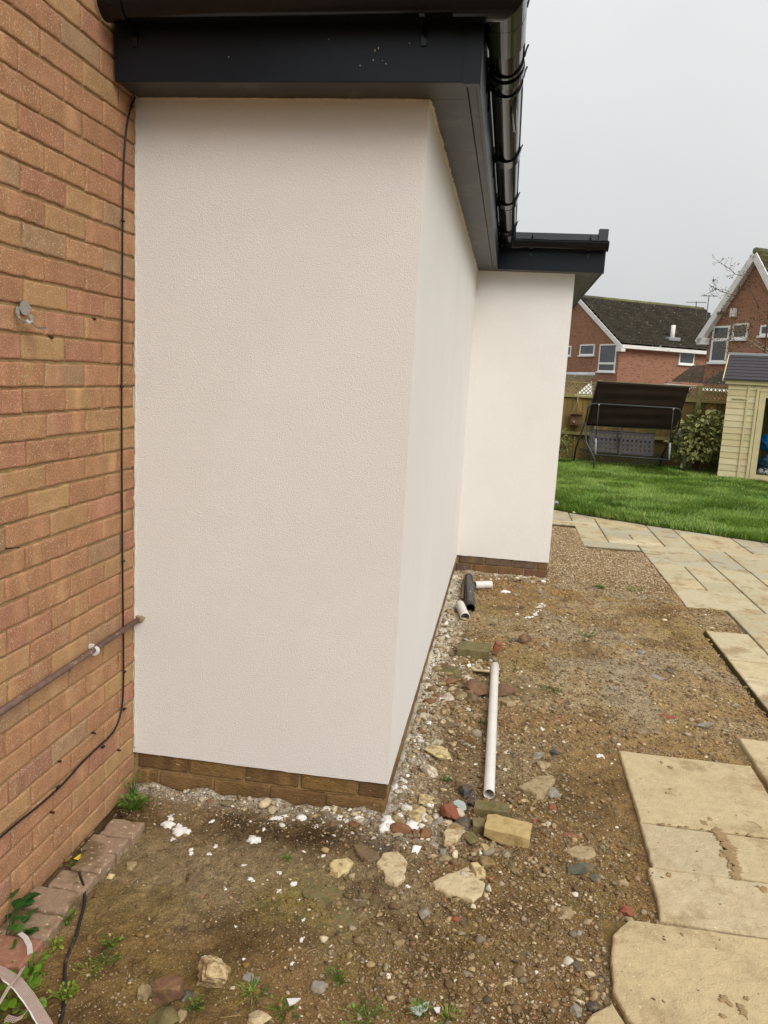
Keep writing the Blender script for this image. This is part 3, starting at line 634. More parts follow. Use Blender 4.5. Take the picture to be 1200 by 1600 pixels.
# rubble banked along the walls
def densr(x, y):
    dw = np.where(y < 0, np.where(x < 0, -y, np.hypot(x, y)), np.abs(x)); d = 1.0*np.exp(-(dw/.095)**2)*(y < 2.6)
    d = d+1.0*np.exp(-((x-.12)**2/.03+(y+.06)**2/.02))+.9*np.exp(-((x-.2)**2/.018+(y-1.55)**2/.35))+.9*np.exp(-((x-.52)**2/.045+(y-3.93)**2/.012))+.5*np.exp(-((x-.26)**2/.03+(y+.05)**2/.05))
    return np.clip(d*sstep(-1.0, -.75, x), 0, 1)
p = sample(5600, -.98, 1.0, -.4, 4.08, densr, 8); RC = np.array([srgb(*c) for c in ((204, 196, 178), (184, 174, 154), (222, 216, 202), (164, 152, 130), (150, 138, 116), (232, 228, 218), (176, 156, 118), (140, 122, 94), (196, 180, 146), (128, 104, 74))]); WR = PW.copy(); WR[[3, 6, 9]] *= 4; WR[10] *= 9; WR[[4]] *= 3; WR /= WR.sum()
scatter('rubble', 'crushed mortar rubble banked against the foot of the walls', p, psize(len(p), r, .010, .055, 2.1), RC[r.integers(0, len(RC), len(p))]*r.uniform(.75, 1.1, (len(p), 1)), 2, m_peb, seed=9, sink=.25, cat='rubble')
CC = np.array([srgb(*c) for c in ((112, 86, 54), (96, 72, 44), (128, 102, 64), (84, 64, 40), (140, 114, 76), (118, 98, 60))])
def densc(x, y):
    dw = np.where(y < 0, np.where(x < 0, -y, np.hypot(x, y)), np.abs(x)); d = .9*np.exp(-(dw/.20)**2)*sstep(-1.0, -.7, x)+.5*sstep(.54, .68, fbm(x, y, None, 3.3, 3, 91))*(.3+.7*(x > -.2))+.7*np.exp(-((x-.2)**2/.03+(y-1.5)**2/.6))+.03
    return np.clip(d, 0, 1)
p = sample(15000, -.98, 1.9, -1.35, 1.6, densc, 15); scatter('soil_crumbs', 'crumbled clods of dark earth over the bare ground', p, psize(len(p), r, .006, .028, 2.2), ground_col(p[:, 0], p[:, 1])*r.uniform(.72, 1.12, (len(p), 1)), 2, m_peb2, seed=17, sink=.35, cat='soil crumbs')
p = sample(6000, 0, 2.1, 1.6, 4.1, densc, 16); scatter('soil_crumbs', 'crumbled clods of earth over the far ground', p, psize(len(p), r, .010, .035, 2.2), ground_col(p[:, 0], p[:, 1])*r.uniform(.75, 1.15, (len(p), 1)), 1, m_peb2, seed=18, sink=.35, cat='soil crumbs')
def densk(x, y):
    d = .9*np.exp(-((x-.28)**2/.04+(y+.02)**2/.05))+.8*np.exp(-((x-.20)**2/.016+(y-1.4)**2/.5))+.7*np.exp(-((x-.5)**2/.06+(y-3.92)**2/.01))+.5*np.exp(-((x-.06)/.05)**2)*(y > -.1)*(y < 3)+.35*np.exp(-((y+.07)/.05)**2)*(x < .1)
    return np.clip(d, 0, 1)
p = sample(620, -.9, 1.0, -.45, 4.05, densk, 28)
scatter('rubble', 'angular broken mortar and brick chunks heaped at the wall foot', p, psize(len(p), r, .028, .085, 2.2), np.array([srgb(*c) for c in ((186, 168, 132), (160, 138, 100), (150, 134, 106), (200, 188, 160), (128, 104, 72), (136, 96, 70), (174, 156, 118))])[r.integers(0, 7, len(p))]*r.uniform(.7, 1.05, (len(p), 1)), 3, m_rub, seed=29, sink=.3, cat='rubble')
# pea shingle beyond the extension
GC = np.array([srgb(*c) for c in ((172, 144, 106), (188, 166, 130), (146, 120, 88), (200, 184, 156), (128, 106, 80), (160, 132, 100))])
x = r.uniform(.6, 1.9, 26000); y = r.uniform(3.7, 6.8, 26000); k = free(x, y) & ((x < 1.83) | (y < 4.5)) & (r.random(26000) < sstep(3.75, 4.5, y+.5*(fbm(x, y, None, 4, 3, 79)-.5))); p = np.stack([x, y], -1)[k]
scatter('gravel', 'pea shingle filling the strip between the extension and patio', p, r.uniform(.010, .019, len(p)), GC[r.integers(0, 6, len(p))]*r.uniform(.75, 1.15, (len(p), 1)), 1, m_peb, seed=14, sink=.1)

# ================================================================== white render splashes
m_splash = mat('wet_render_splash', (.76, .74, .70), rough=.7, n=(50, .05), bump=.4, bs=120, bdist=.003)
mb = MB(); rs = np.random.default_rng(31)
def splat(x, y, rad, asp=1.0, ang=0, rag=.8, th=.0022):
    if th > .01: rag = .5
    n = 30; rad *= .85; t = np.linspace(0, 2*pi, n+1)[:-1]; sd_ = rs.uniform(0, 99)
    rr_ = rad*np.clip(1+rag*2.2*(fbm(np.cos(t)*1.5+sd_, np.sin(t)*1.5, None, 2.2, 3)-.5), .25, 2)
    def ring(k, dz):
        a = np.cos(t)*rr_*k; b = np.sin(t)*rr_*k*asp; X_ = x+a*cos(ang)-b*sin(ang); Y_ = y+a*sin(ang)+b*cos(ang)
        return np.stack([X_, Y_, ground_h(X_, Y_)+dz], -1)
    R_ = [ring(1, -.002), ring(.93, th*.6), ring(.6, th), ring(.25, th*1.1)]; V = np.concatenate(R_+[np.array([[x, y, gh(x, y)+th*1.1]])])
    F = [(a*n+k, a*n+(k+1) % n, (a+1)*n+(k+1) % n, (a+1)*n+k) for a in range(3) for k in range(n)]+[(3*n+k, 3*n+(k+1) % n, 4*n) for k in range(n)]
    mb.add(V, F)
for px, py, r_, a_ in ((262, 1288, 10, .5), (283, 1297, 13, .4), (268, 1276, 7, .8), (272, 1308, 6, .7), (396, 1312, 11, .6), (470, 1283, 9, .5), (434, 1280, 8, .6), (425, 1281, 5, .7), (494, 1296, 4, 1.6), (327, 1333, 4, .6), (337, 1320, 4, .9), (298, 1326, 3.5, 1),
                     (381, 1350, 4, .6), (392, 1374, 6, .5), (435, 1363, 4, .6), (459, 1380, 5.5, .7), (436, 1393, 4, .8), (299, 1331, 3, 1), (467, 1405, 2.5, 1), (471, 1468, 3, 1), (474, 1438, 3, 1), (640, 1298, 15, .8), (624, 1300, 11, .7), (607, 1290, 12, .7), (650, 1310, 8, .8), (600, 1300, 9, .6), (623, 1282, 8, 1.3), (617, 1240, 7, 1.6), (632, 1238, 5, .8), (560, 1286, 8, .6), (530, 1284, 7, .6), (447, 1278, 6, .6),
                     (638, 1390, 5, .5), (605, 1522, 5, .3), (603, 1513, 3, 1), (750, 1340, 4, .5), (724, 1385, 3, .6), (847, 1139, 4, .6), (938, 1183, 8, .45), (792, 1177, 6, .5), (766, 1165, 6, .4), (790, 926, 9, .45), (743, 1196, 3, 1),
                     (380, 1500, 3, .4), (368, 1449, 3, .5), (318, 1495, 4, .7), (456, 1507, 3, 1), (280, 1290, 5, .8), (330, 1285, 4, .7), (352, 1390, 3, .7), (412, 1296, 3, .9), (505, 1340, 3, .9), (688, 1100, 5, .5), (696, 1128, 5, .6), (670, 1135, 6, .6), (838, 1520, 3, .6)):
    p = at(px, py); rad = r_/CF*np.linalg.norm(p-CPOS)*.95; splat(p[0], p[1], rad*(1.15 if r_ >= 9 else 1), max(.55, min(1.6, a_*1.6)), rs.uniform(-.4, .4), th=.0105 if r_ >= 9 else .003)
q0 = [at(x, y) for x, y in ((815, 965), (828, 964), (838, 958), (845, 950), (849, 944))]
for a, b in zip(q0[:-1], q0[1:]):
    for k in np.linspace(0, 1, 7): c = a+(b-a)*k; splat(c[0]+rs.normal(0, .012), c[1]+rs.normal(0, .015), rs.uniform(.006, .022), .8, 0)
for i in range(170):      # droplets thrown off the wall
    if i < 90: x, y = -.92+1.05*rs.random()**.7, -abs(rs.normal(.0, .06))-.01
    elif i < 150: x, y = abs(rs.normal(.02, .05))+.015, rs.uniform(-.1, 3.6)
    else: x, y = rs.uniform(-.7, .9), rs.uniform(-.9, .0)
    if i >= 150 and not free(np.array([x]), np.array([y]))[0]: continue
    splat(x, y, .002+.008*rs.random()**2.5 if i < 150 else rs.uniform(.002, .004), rs.uniform(.6, 1), rs.uniform(0, 3))
o = mb.build('render_splashes', m_splash, smooth=True); tag(o, 'white render splashes and droplets on the earth below the walls', 'splashes', kind='stuff')

# mud trodden over the slabs, a millimetre thick
m_smear = mat('dried_mud_smear', srgb(150, 126, 90), rough=.95, n=(40, .25), bump=.5, bs=120, bdist=.002)
mb = MB(); _g = ground_h; flat_h = lambda z: (lambda x, y: np.full(np.shape(x), z))
def smear(x, y, rad, asp, ang, z):
    global ground_h
    ground_h = flat_h(z); n0 = len(mb.v); splat(x, y, rad, asp, ang, .9, .0012); ground_h = _g
def gh0(x, y): return 0
_gh = gh; 
for k in range(26):
    t = k/25; y = .185-.31*t; gh = lambda a, b: .0315; smear(1.2385+rs.normal(0, .006)+.01*sin(t*5), y, rs.uniform(.012, .026)*(1.25-.4*abs(t-.4)), rs.uniform(.6, 1), rs.uniform(0, 3), .0315)
for k in range(16): gh = lambda a, b: .033; smear(rs.uniform(1.02, 1.5), .172+rs.normal(0, .006), rs.uniform(.006, .014), .4, 0, .0318)
for x, y, q in ((1.20, .22, .022), (1.23, .25, .016), (1.36, -.15, .03), (1.30, -.17, .025), (1.00, -.16, .014), (1.10, .42, .010), (1.12, .46, .008), (1.16, .66, .014), (1.13, .70, .010), (1.04, -.72, .02), (1.08, -.75, .022), (1.02, -.78, .012), (1.10, -.70, .010), (.98, -.47, .008)):
    zz_ = .0345 if y < -.43 else .0325; gh = lambda a, b: zz_; smear(x, y, q, .7, rs.uniform(0, 3), zz_)
gh = _gh
o = mb.build('mud_smears', m_smear, smooth=True); tag(o, 'dried mud smears trodden over the near paving slabs', 'mud smears', kind='stuff')

# ================================================================== named rubble
K = {
 'tan': mat('sandy_stone', srgb(165, 146, 112), col3=srgb(128, 104, 68), n3=(34, .50, .10, .75), n=(45, .22), bump=.8, bs=60, bdist=.004, col2=srgb(132, 114, 82), n2=(20, .5, .2)),
 'cream': mat('cream_stone', srgb(193, 172, 131), col3=srgb(128, 104, 68), n3=(34, .50, .10, .75), n=(60, .28), bump=1, bs=45, bdist=.006, col2=srgb(148, 120, 79), n2=(28, .52, .15)),
 'yellow': mat('yellow_stone', srgb(200, 182, 134), col3=srgb(128, 104, 68), n3=(34, .50, .10, .75), n=(45, .2), bump=.7, bs=60, bdist=.004, col2=srgb(113, 96, 66), n2=(30, .6, .1)),
 'white': mat('white_stone', srgb(206, 195, 173), col3=srgb(128, 104, 68), n3=(34, .50, .10, .75), n=(45, .15), bump=.6, bs=60, bdist=.004, col2=srgb(132, 110, 83), n2=(26, .6, .08)),
 'grey': mat('grey_stone', srgb(146, 142, 133), col3=srgb(128, 104, 68), n3=(34, .50, .10, .75), n=(45, .2), bump=.6, bs=60, bdist=.004),
 'flint': mat('dark_flint', srgb(64, 61, 58), col3=srgb(128, 104, 68), n3=(34, .50, .10, .75), rough=.45, n=(30, .3), bump=.3, bs=40, bdist=.003),
 'gflint': mat('green_flint', srgb(84, 84, 71), col3=srgb(128, 104, 68), n3=(34, .50, .10, .75), rough=.5, n=(30, .3), bump=.4, bs=40, bdist=.003),
 'red': mat('red_brick_piece', srgb(143, 82, 61), col3=srgb(128, 104, 68), n3=(34, .50, .10, .75), n=(60, .3), bump=.8, bs=90, bdist=.004),
 'rbrown': mat('red_brown_brick', srgb(119, 87, 66), col3=srgb(128, 104, 68), n3=(34, .50, .10, .75), n=(50, .3), bump=.8, bs=90, bdist=.004, col2=srgb(92, 74, 57), n2=(20, .5, .2)),
 'conc': mat('yellowed_concrete', srgb(180, 157, 106), n=(40, .22), bump=.9, bs=110, bdist=.004, col2=srgb(150, 128, 78), n2=(14, .52, .2)),
 'moss': mat('mossy_concrete', srgb(116, 106, 72), col3=srgb(128, 104, 68), n3=(34, .50, .10, .75), n=(40, .3), bump=.9, bs=90, bdist=.004, col2=srgb(93, 93, 52), n2=(16, .45, .2)),
 'mortar': mat('mortar_slab', srgb(196, 178, 142), n=(30, .22), bump=1.0, bs=50, bdist=.006, col2=srgb(156, 132, 94), n2=(18, .55, .12), col3=srgb(134, 110, 74), n3=(24, .56, .10, .6)),
 'glass': mat('pale_glass', srgb(173, 180, 176), rough=.2, n=(20, .08), spec=.6),
 'mud': mat('mud_clod', srgb(114, 96, 71), col3=srgb(128, 104, 68), n3=(34, .50, .10, .75), n=(60, .3), bump=1, bs=70, bdist=.006),
}
def rock(px, py, w_, h_, mk, label, name='stone', cat='stone', flat=.6, seed=None, rot=None, cuts=9, rough=.07, grp='stones and rubble lying on the earth', dz=-.004, sub=4):
    """w_,h_ = size in the photo in pixels; ground contact at (px,py)"""
    seed = seed if seed is not None else int(px*7+py*3) % 9973
    p = at(px, py, .01); d = np.linalg.norm(p-CPOS); W_ = w_/CF*d; el = (CPOS[2])/d; Dp = max(.35*W_, (h_/CF*d-W_*flat*.5*.8)/max(el, .3)); Dp = min(Dp, 1.6*W_)
    V = rock_verts(seed, sub, cuts+4, rough, .42, .82)*np.array([W_, Dp, W_*flat]); a = rot if rot is not None else (seed % 7-3)*.12
    V = np.column_stack([V[:, 0]*cos(a)-V[:, 1]*sin(a), V[:, 0]*sin(a)+V[:, 1]*cos(a), V[:, 2]])
    z = gh(p[0], p[1])+W_*flat*.28+dz
    V += (p[0], p[1], z); o = bulk(name, V, ICO[sub][1], None, K[mk], None, False)
    for q in o.data.polygons: q.use_smooth = True
    o.data.set_sharp_from_angle(angle=radians(28)) if hasattr(o.data, 'set_sharp_from_angle') else None
    return tag(o, label, cat, grp)
def block(px, py, lx, ly, lz, ang, mk, label, name, cat, tilt=(0, 0), seed=1, dz=0, rag=.003, chop=.010):
    p = at(px, py, lz*.5); r_ = np.random.default_rng(seed); bm = bmesh.new(); bmesh.ops.create_cube(bm, size=1)
    bmesh.ops.subdivide_edges(bm, edges=bm.edges[:], cuts=9, use_grid_fill=True)
    V = np.array([v.co[:] for v in bm.verts]); F = [[v.index for v in f.verts] for f in bm.faces]; bm.free()
    V *= (lx, ly, lz)
    for _ in range(5):      # knocked corners
        n = r_.normal(size=3); n /= np.linalg.norm(n); dmax = (V@n).max()-chop*r_.uniform(.4, 1.2); V -= np.maximum(0, V@n-dmax)[:, None]*n
    V += rag*(np.stack([fbm(V[:, 0]+seed+k*9, V[:, 1], V[:, 2], 38, 3, k) for k in range(3)], -1)-.5)*2
    R_ = Matrix.Rotation(ang, 3, 'Z') @ Matrix.Rotation(tilt[0], 3, 'X') @ Matrix.Rotation(tilt[1], 3, 'Y'); V = V@np.array(R_).T
    V += (p[0], p[1], gh(p[0], p[1])+lz*.42+dz); mb = MB().add(V, F); o = mb.build(name, K[mk]); 
    for q in o.data.polygons: q.use_smooth = True
    o.data.set_sharp_from_angle(angle=radians(30)) if hasattr(o.data, 'set_sharp_from_angle') else None
    return tag(o, label, cat, 'blocks and broken pieces beside the extension')
def flatpiece(pxs, th, mk, label, name='stone', cat='stone', dz=0, seed=1, tilt=(0, 0), rag=.006, grp='stones and rubble lying on the earth'):
    P = np.array([at(x, y, .012+dz)[:2] for x, y in pxs]); c = P.mean(0); z = gh(*c)
    s_ = slab_mesh([tuple(q) for q in P], z-.02+dz, z+th+dz, seed, (.5, .5, .5), rag=rag, step=.008, tilt=tilt); o = s_.build(name, K[mk], smooth=True)
    o.data.set_sharp_from_angle(angle=radians(35)) if hasattr(o.data, 'set_sharp_from_angle') else None
    return tag(o, label, cat, grp)
block(793, 1303, .165, .10, .050, radians(-6), 'conc', 'yellowish concrete block chunk in front of the long white pipe end', 'concrete_block', 'concrete block', (.05, .06), 3, .004)
block(768, 1270, .13, .07, .05, radians(-4), 'moss', 'mossy dark brick piece just behind the yellowish concrete block', 'brick_piece', 'brick', (0, -.05), 8)
block(751, 1292, .065, .06, .05, radians(10), 'moss', 'stubby olive block jammed left of the yellowish concrete block', 'brick_piece', 'brick', (.1, .05), 9)
block(740, 1021, .19, .15, .055, radians(-2), 'moss', 'squared grey concrete block beside the far end of the long pipe', 'concrete_block', 'concrete block', (.04, 0), 10, .012)
block(775, 1017, .035, .05, .07, radians(8), 'red', 'bright red brick bit standing at the far tip of the long pipe', 'brick_piece', 'brick', (.1, .3), 12, .02, chop=.012)
block(264, 1549, .072, .05, .05, radians(8), 'rbrown', 'red brown half brick lying bottom left beside the cream rock', 'brick_piece', 'brick', (.12, -.1), 14, .004, chop=.015)
rock(333, 1527, 46, 52, 'cream', 'knobbly cream rock, the biggest loose stone at the bottom left', 'rock', 'rock', .95, seed=27, cuts=0, rough=.20, sub=4, dz=.004)
rock(226, 1549, 20, 24, 'tan', 'ochre stone left of the red brown half brick', flat=.6)
rock(291, 1553, 18, 18, 'gflint', 'dark rounded stone tucked between half brick and cream rock', flat=.6, cuts=5)
rock(256, 1584, 42, 36, 'moss', 'broad mossy stone at the bottom edge below the half brick', flat=.35)
rock(283, 1578, 18, 22, 'tan', 'small tan stone touching the broad mossy stone', flat=.5)
rock(405, 1586, 34, 26, 'mortar', 'grey mortar lump at the bottom edge with a white fleck', flat=.5, rough=.1)
rock(388, 1525, 16, 13, 'grey', 'stub of grey render casting lying left of its twin', flat=.6, cuts=4)
rock(401, 1527, 9, 20, 'grey', 'short finger of grey render casting pointing down', flat=.8, cuts=4)
rock(498, 1538, 20, 19, 'grey', 'pale grey angular stone near bottom centre', flat=.5)
rock(300, 1372, 36, 24, 'mud', 'crumbly grey brown lump on the smooth mud, left of centre', 'mud_lump', 'mud lump', .4, rough=.15)
flatpiece([(514, 1352), (520, 1346), (545, 1344), (552, 1350), (545, 1362), (528, 1368), (516, 1362)], .018, 'yellow', 'flat yellow flinty flake below the plinth corner', seed=5, rag=.008)
flatpiece([(550, 1322), (562, 1318), (592, 1336), (595, 1344), (575, 1348), (556, 1334)], .016, 'mud', 'flat brown slate shard angled under the plinth corner', 'shard', 'shard', seed=6)
flatpiece([(588, 1350), (600, 1335), (622, 1332), (634, 1345), (633, 1372), (616, 1384), (600, 1376)], .012, 'mortar', 'mound of dried mortar just below the extension corner', 'mortar_lump', 'mortar', seed=7, rag=.014)
flatpiece([(676, 1378), (700, 1366), (730, 1356), (752, 1372), (757, 1380), (752, 1400), (738, 1410), (716, 1402), (696, 1396), (680, 1388)], .014, 'mortar', 'large flat sheet of dried mortar with a cracked corner', 'mortar_sheet', 'mortar', seed=8, rag=.012)
flatpiece([(734, 1354), (744, 1352), (758, 1366), (756, 1374), (744, 1374)], .016, 'yellow', 'small flat piece broken off the large mortar sheet', 'mortar_sheet', 'mortar', seed=9, rag=.005)
flatpiece([(693, 1310), (700, 1302), (722, 1304), (728, 1312), (712, 1322), (694, 1323)], .02, 'mortar', 'pale ragged mortar scrap above the large mortar sheet', 'mortar_lump', 'mortar', seed=10, rag=.012)
flatpiece([(808, 1233), (838, 1216), (862, 1213), (868, 1220), (850, 1245), (838, 1248)], .02, 'tan', 'flat triangular tan slab piece right of the pipe mouth', 'slab_piece', 'stone', seed=11, tilt=(.02, -.06))
flatpiece([(470, 1372), (500, 1362), (560, 1376), (588, 1390), (585, 1425), (578, 1470), (540, 1468), (490, 1440)], .0045, 'moss', 'flat mossy slab half buried in the mud at centre', 'buried_slab', 'slab', seed=12, rag=.02, dz=-.004)
rock(725, 1293, 26, 25, 'flint', 'smooth black flint pebble beside the red brick chunk', flat=.6, cuts=3, rough=.02)
rock(703, 1276, 26, 34, 'red', 'orange red brick chunk left of the black flint pebble', 'brick_piece', 'brick', .8, cuts=7)
rock(717, 1262, 20, 24, 'glass', 'pale grey green glassy shard leaning by the red brick chunk', 'glass_shard', 'shard', .35)
rock(728, 1238, 26, 24, 'flint', 'blue black crumpled lump with white flecks near the pipe mouth', flat=.6, rough=.12)
rock(740, 1258, 18, 22, 'flint', 'dark wedge stone standing behind the black flint pebble', flat=.7)
rock(652, 1274, 32, 24, 'yellow', 'flat pale yellow stone nearest the plinth corner', flat=.3)
rock(668, 1258, 30, 18, 'yellow', 'yellow rimmed sandy stone above the flat pale yellow one', flat=.35)
rock(671, 1208, 28, 24, 'white', 'white angular stone beside the side wall', flat=.6)
rock(684, 1180, 40, 22, 'yellow', 'long yellow sandstone lump along the side wall', flat=.35, rough=.1)
rock(646, 1205, 14, 14, 'rbrown', 'reddish stone chip between the wall and the white angular stone', flat=.5)
rock(683, 1288, 18, 22, 'grey', 'grey green stone left of the orange red brick chunk', flat=.6)
rock(693, 1332, 14, 20, 'grey', 'grey pointed stone above the large mortar sheet', flat=.6)
rock(680, 1322, 12, 14, 'grey', 'small rounded grey pebble in the corner rubble', flat=.6, cuts=4)
rock(735, 1320, 24, 22, 'moss', 'olive mossy stone in front of the stubby block', flat=.5)
rock(758, 1330, 22, 12, 'conc', 'yellow brown sliver of stone under the concrete block', flat=.4)
rock(787, 1334, 14, 16, 'grey', 'grey stone below the yellowish concrete block', flat=.6)
rock(804, 1356, 20, 16, 'moss', 'dull olive stone on the grit below the concrete block', flat=.4)
rock(866, 1237, 20, 18, 'grey', 'grey triangular stone touching the tan slab piece', flat=.5)
rock(863, 1258, 16, 11, 'red', 'small bright red brick chip below the grey triangular stone', 'brick_chip', 'brick', .5)
rock(836, 1282, 8, 10, 'red', 'tiny red chip below the concrete block level', 'brick_chip', 'brick', .5)
rock(895, 1304, 28, 14, 'red', 'flat dusty pink brick flake right of the concrete block', 'brick_chip', 'brick', .18)
flatpiece([(880, 1328), (900, 1320), (926, 1322), (932, 1332), (915, 1342), (893, 1338)], .01, 'tan', 'flat pale tan stone let into the earth left of the small slab', seed=14, rag=.01)
rock(908, 1359, 44, 16, 'gflint', 'long dark green flint lying on the earth', flat=.3, cuts=5)
rock(930, 1371, 18, 12, 'gflint', 'short dark green flint below the long one', flat=.4)
rock(855, 1284, 12, 14, 'white', 'white sliver of stone near the small red chip', flat=.4)
rock(973, 1377, 16, 12, 'tan', 'tan pebble cluster stone near the slab edge', flat=.5)
rock(980, 1424, 20, 16, 'red', 'red brick nugget in the notch between the two lowest slabs', 'brick_chip', 'brick', .7)
rock(664, 1427, 20, 26, 'grey', 'upright grey shard stone below the large mortar sheet', flat=.7)
rock(712, 1434, 14, 11, 'red', 'small red brick chip right of the upright grey shard', 'brick_chip', 'brick', .6)
rock(797, 1528, 20, 24, 'mortar', 'pale flat stone pressed in the mud low centre right', flat=.15)
rock(901, 1507, 16, 22, 'gflint', 'dark green oval flint left of the broken slab', flat=.5, cuts=4)
rock(905, 1456, 10, 12, 'grey', 'round grey pebble above the dark oval flint', flat=.8, cuts=3)
rock(885, 1424, 22, 18, 'tan', 'tan flat pebble on gravel left of the red nugget', flat=.35)
rock(900, 1580, 16, 18, 'grey', 'grey pebble at the bottom edge near the tan slab fragment', flat=.6, cuts=4)
rock(926, 1574, 20, 16, 'flint', 'slate grey pebble touching the broken slab bottom', flat=.6, cuts=4)
rock(820, 1001, 18, 18, 'rbrown', 'cone shaped orange brown brick lump beyond the pipe', 'brick_piece', 'brick', .9, cuts=6)
rock(802, 1001, 10, 8, 'flint', 'little blue grey pebble left of the cone shaped lump', flat=.6)
rock(703, 1055, 40, 22, 'moss', 'flat mossy stone left of the broken pink shell', flat=.35)
rock(692, 1042, 22, 16, 'rbrown', 'red brown stone against the side wall rubble', flat=.5)
rock(743, 1082, 34, 26, 'rbrown', 'rusty brown broken brick left of the pipe middle', 'brick_piece', 'brick', .6)
rock(736, 1093, 28, 26, 'mud', 'dark grey brown stone below the rusty broken brick', flat=.6)
rock(702, 1095, 22, 16, 'white', 'cream white stone left of the pipe middle', flat=.5)
rock(788, 1083, 24, 26, 'rbrown', 'brown wedge brick leaning on the right of the pipe', 'brick_piece', 'brick', .5, rot=-.6)
rock(794, 1099, 26, 12, 'tan', 'pale long stone below the brown wedge brick', flat=.4)
rock(745, 1118, 22, 14, 'tan', 'thin tan flake left of the pipe', flat=.2)
rock(702, 1134, 34, 14, 'mud', 'flat brown slate flake lying between wall and pipe', flat=.15)
rock(803, 1178, 12, 9, 'flint', 'coal black nub right of the pipe mouth', flat=.6)
rock(866, 1174, 16, 12, 'flint', 'coal black lump left of the large square slab', flat=.6)
rock(840, 1179, 20, 11, 'grey', 'grey stone between the two coal black lumps', flat=.4)
rock(848, 1197, 24, 14, 'tan', 'tan stone above the flat triangular slab piece', flat=.3)
rock(890, 1133, 16, 8, 'tan', 'small tan stone on open earth right of the pipe', flat=.3)
rock(1043, 1118, 26, 9, 'red', 'flat orange brick flake above the large square slab', 'brick_chip', 'brick', .2)
rock(1026, 1058, 22, 8, 'grey', 'flat grey stone flake in the middle of the far earth', flat=.2)
rock(1005, 1018, 14, 7, 'grey', 'light grey pebble on the far earth', flat=.4)
rock(1046, 1047, 14, 7, 'flint', 'dark blue grey pebble near the stepped slabs', flat=.4)
rock(1100, 1133, 34, 10, 'grey', 'cluster stone of grey chippings left of the cracked slab', flat=.3)
rock(957, 1073, 18, 6, 'grey', 'thin grey flake on the trodden earth', flat=.2)
rock(1121, 1000, 8, 7, 'grey', 'round grey pebble resting at the stepped slab tip', flat=.8)
rock(735, 1067, 22, 8, 'white', 'white stone under the broken pink shell', flat=.3)
rock(695, 1165, 14, 8, 'rbrown', 'rust coloured chip by the side wall', flat=.4)
rock(240, 1334+90, 12, 10, 'rbrown', 'small squared red chip right of the black hose', 'brick_chip', 'brick', .6, grp=None) if False else None
rock(204, 1347, 16, 14, 'tan', 'tan pebble right of the upper edging pavers', flat=.6)
rock(172, 1365, 11, 10, 'yellow', 'round yellowish pebble beside the edging pavers', flat=.7, cuts=4)
rock(154, 1425, 12, 12, 'rbrown', 'square pinkish brick chip right of the black hose top', 'brick_chip', 'brick', .7)
rock(212, 1421, 17, 13, 'tan', 'pale flat disc of stone pressed into smooth mud', flat=.12, cuts=3)
# broken curved shell of a pipe socket
p = at(752, 1055, .02); sh = MB(); n = 14
ang = np.linspace(-.3, 1.9, n); r_ = .055
for k in range(n-1):
    for (ra, rb) in ((r_, r_-.005),):
        a, b = ang[k], ang[k+1]; q = lambda t, rr_, x: (p[0]+x, p[1]+cos(t)*rr_*.9, gh(p[0], p[1])-.015+sin(t)*rr_)
        sh.hexa([q(a, ra, -.055), q(a, ra, .04), q(b, ra, .05), q(b, ra, -.04), q(a, rb, -.055), q(a, rb, .04), q(b, rb, .05), q(b, rb, -.04)])
o = sh.build('socket_shell', K['mortar'], smooth=False); tag(o, 'broken curved pinkish shell fragment beside the pipe middle', 'shell fragment')

# ================================================================== pipes on the ground
def pipe(name, label, a, b, R_, th, m, inner=None, n=28, socket=0):
    a, b = np.array(a, float), np.array(b, float); d = (b-a)/np.linalg.norm(b-a); t = np.cross(d, (0, 0, 1)); t /= np.linalg.norm(t); u = np.cross(t, d)
    prof = [(0, R_-th), (0, R_-.0006), (.001, R_)]
    L = np.linalg.norm(b-a)
    if socket: prof += [(socket, R_), (socket+.006, R_-.003)]; Rb = R_-.003
    else: Rb = R_
    for k in range(1, 7): prof.append((L*k/7 if not socket else socket+.01+(L-socket-.012)*k/7, Rb))
    prof += [(L-.001, Rb), (L, Rb-.0006), (L, Rb-th), (L*.5, Rb-th-.0003), (0, R_-th)]
    V = []; F = []
    for s_, r_ in prof:
        for k in range(n): an = 2*pi*k/n; V.append(a+d*s_+r_*(cos(an)*t+sin(an)*u))
    for i in range(len(prof)-1):
        for k in range(n): F.append((i*n+k, i*n+(k+1) % n, (i+1)*n+(k+1) % n, (i+1)*n+k))
    o = MB().add(V, F).build(name, m, smooth=True); o.data.set_sharp_from_angle(angle=radians(40)) if hasattr(o.data, 'set_sharp_from_angle') else None
    return tag(o, label, 'pipe')
m_white = mat('dusty_white_plastic', (.70, .665, .61), rough=.42, n=(9, .10), col2=(.52, .45, .35), n2=(9, .58, .2), spec=.4)
m_blackpipe = mat('dusty_black_plastic', (.022, .024, .028), rough=.35, n=(10, .4), col2=(.36, .35, .34), n2=(26, .63, .05))
a = at(764, 1241, .028); b = at(773.5, 1040, .052)
pipe('white_pipe', 'long straight white waste pipe lying parallel to the side wall', a, b, .0225, .0022, m_white)
a = at(727, 964, .04); b = at(716, 940, .05); b = a+(b-a)/np.linalg.norm(b-a)*.26
pipe('white_pipe', 'short stubby white pipe with open end facing us by the wall', (a[0], a[1], .036), (b[0], b[1], .05), .0335, .003, m_white)
a = at(735, 950, .04); b = at(732, 902, .06)
pipe('black_pipe', 'dusty black pipe offcut between the two short white pipes', (a[0], a[1], .038), (b[0], b[1], .062), .0335, .003, m_blackpipe)
a = at(742, 914, .035); b = at(767.5, 913, .035)
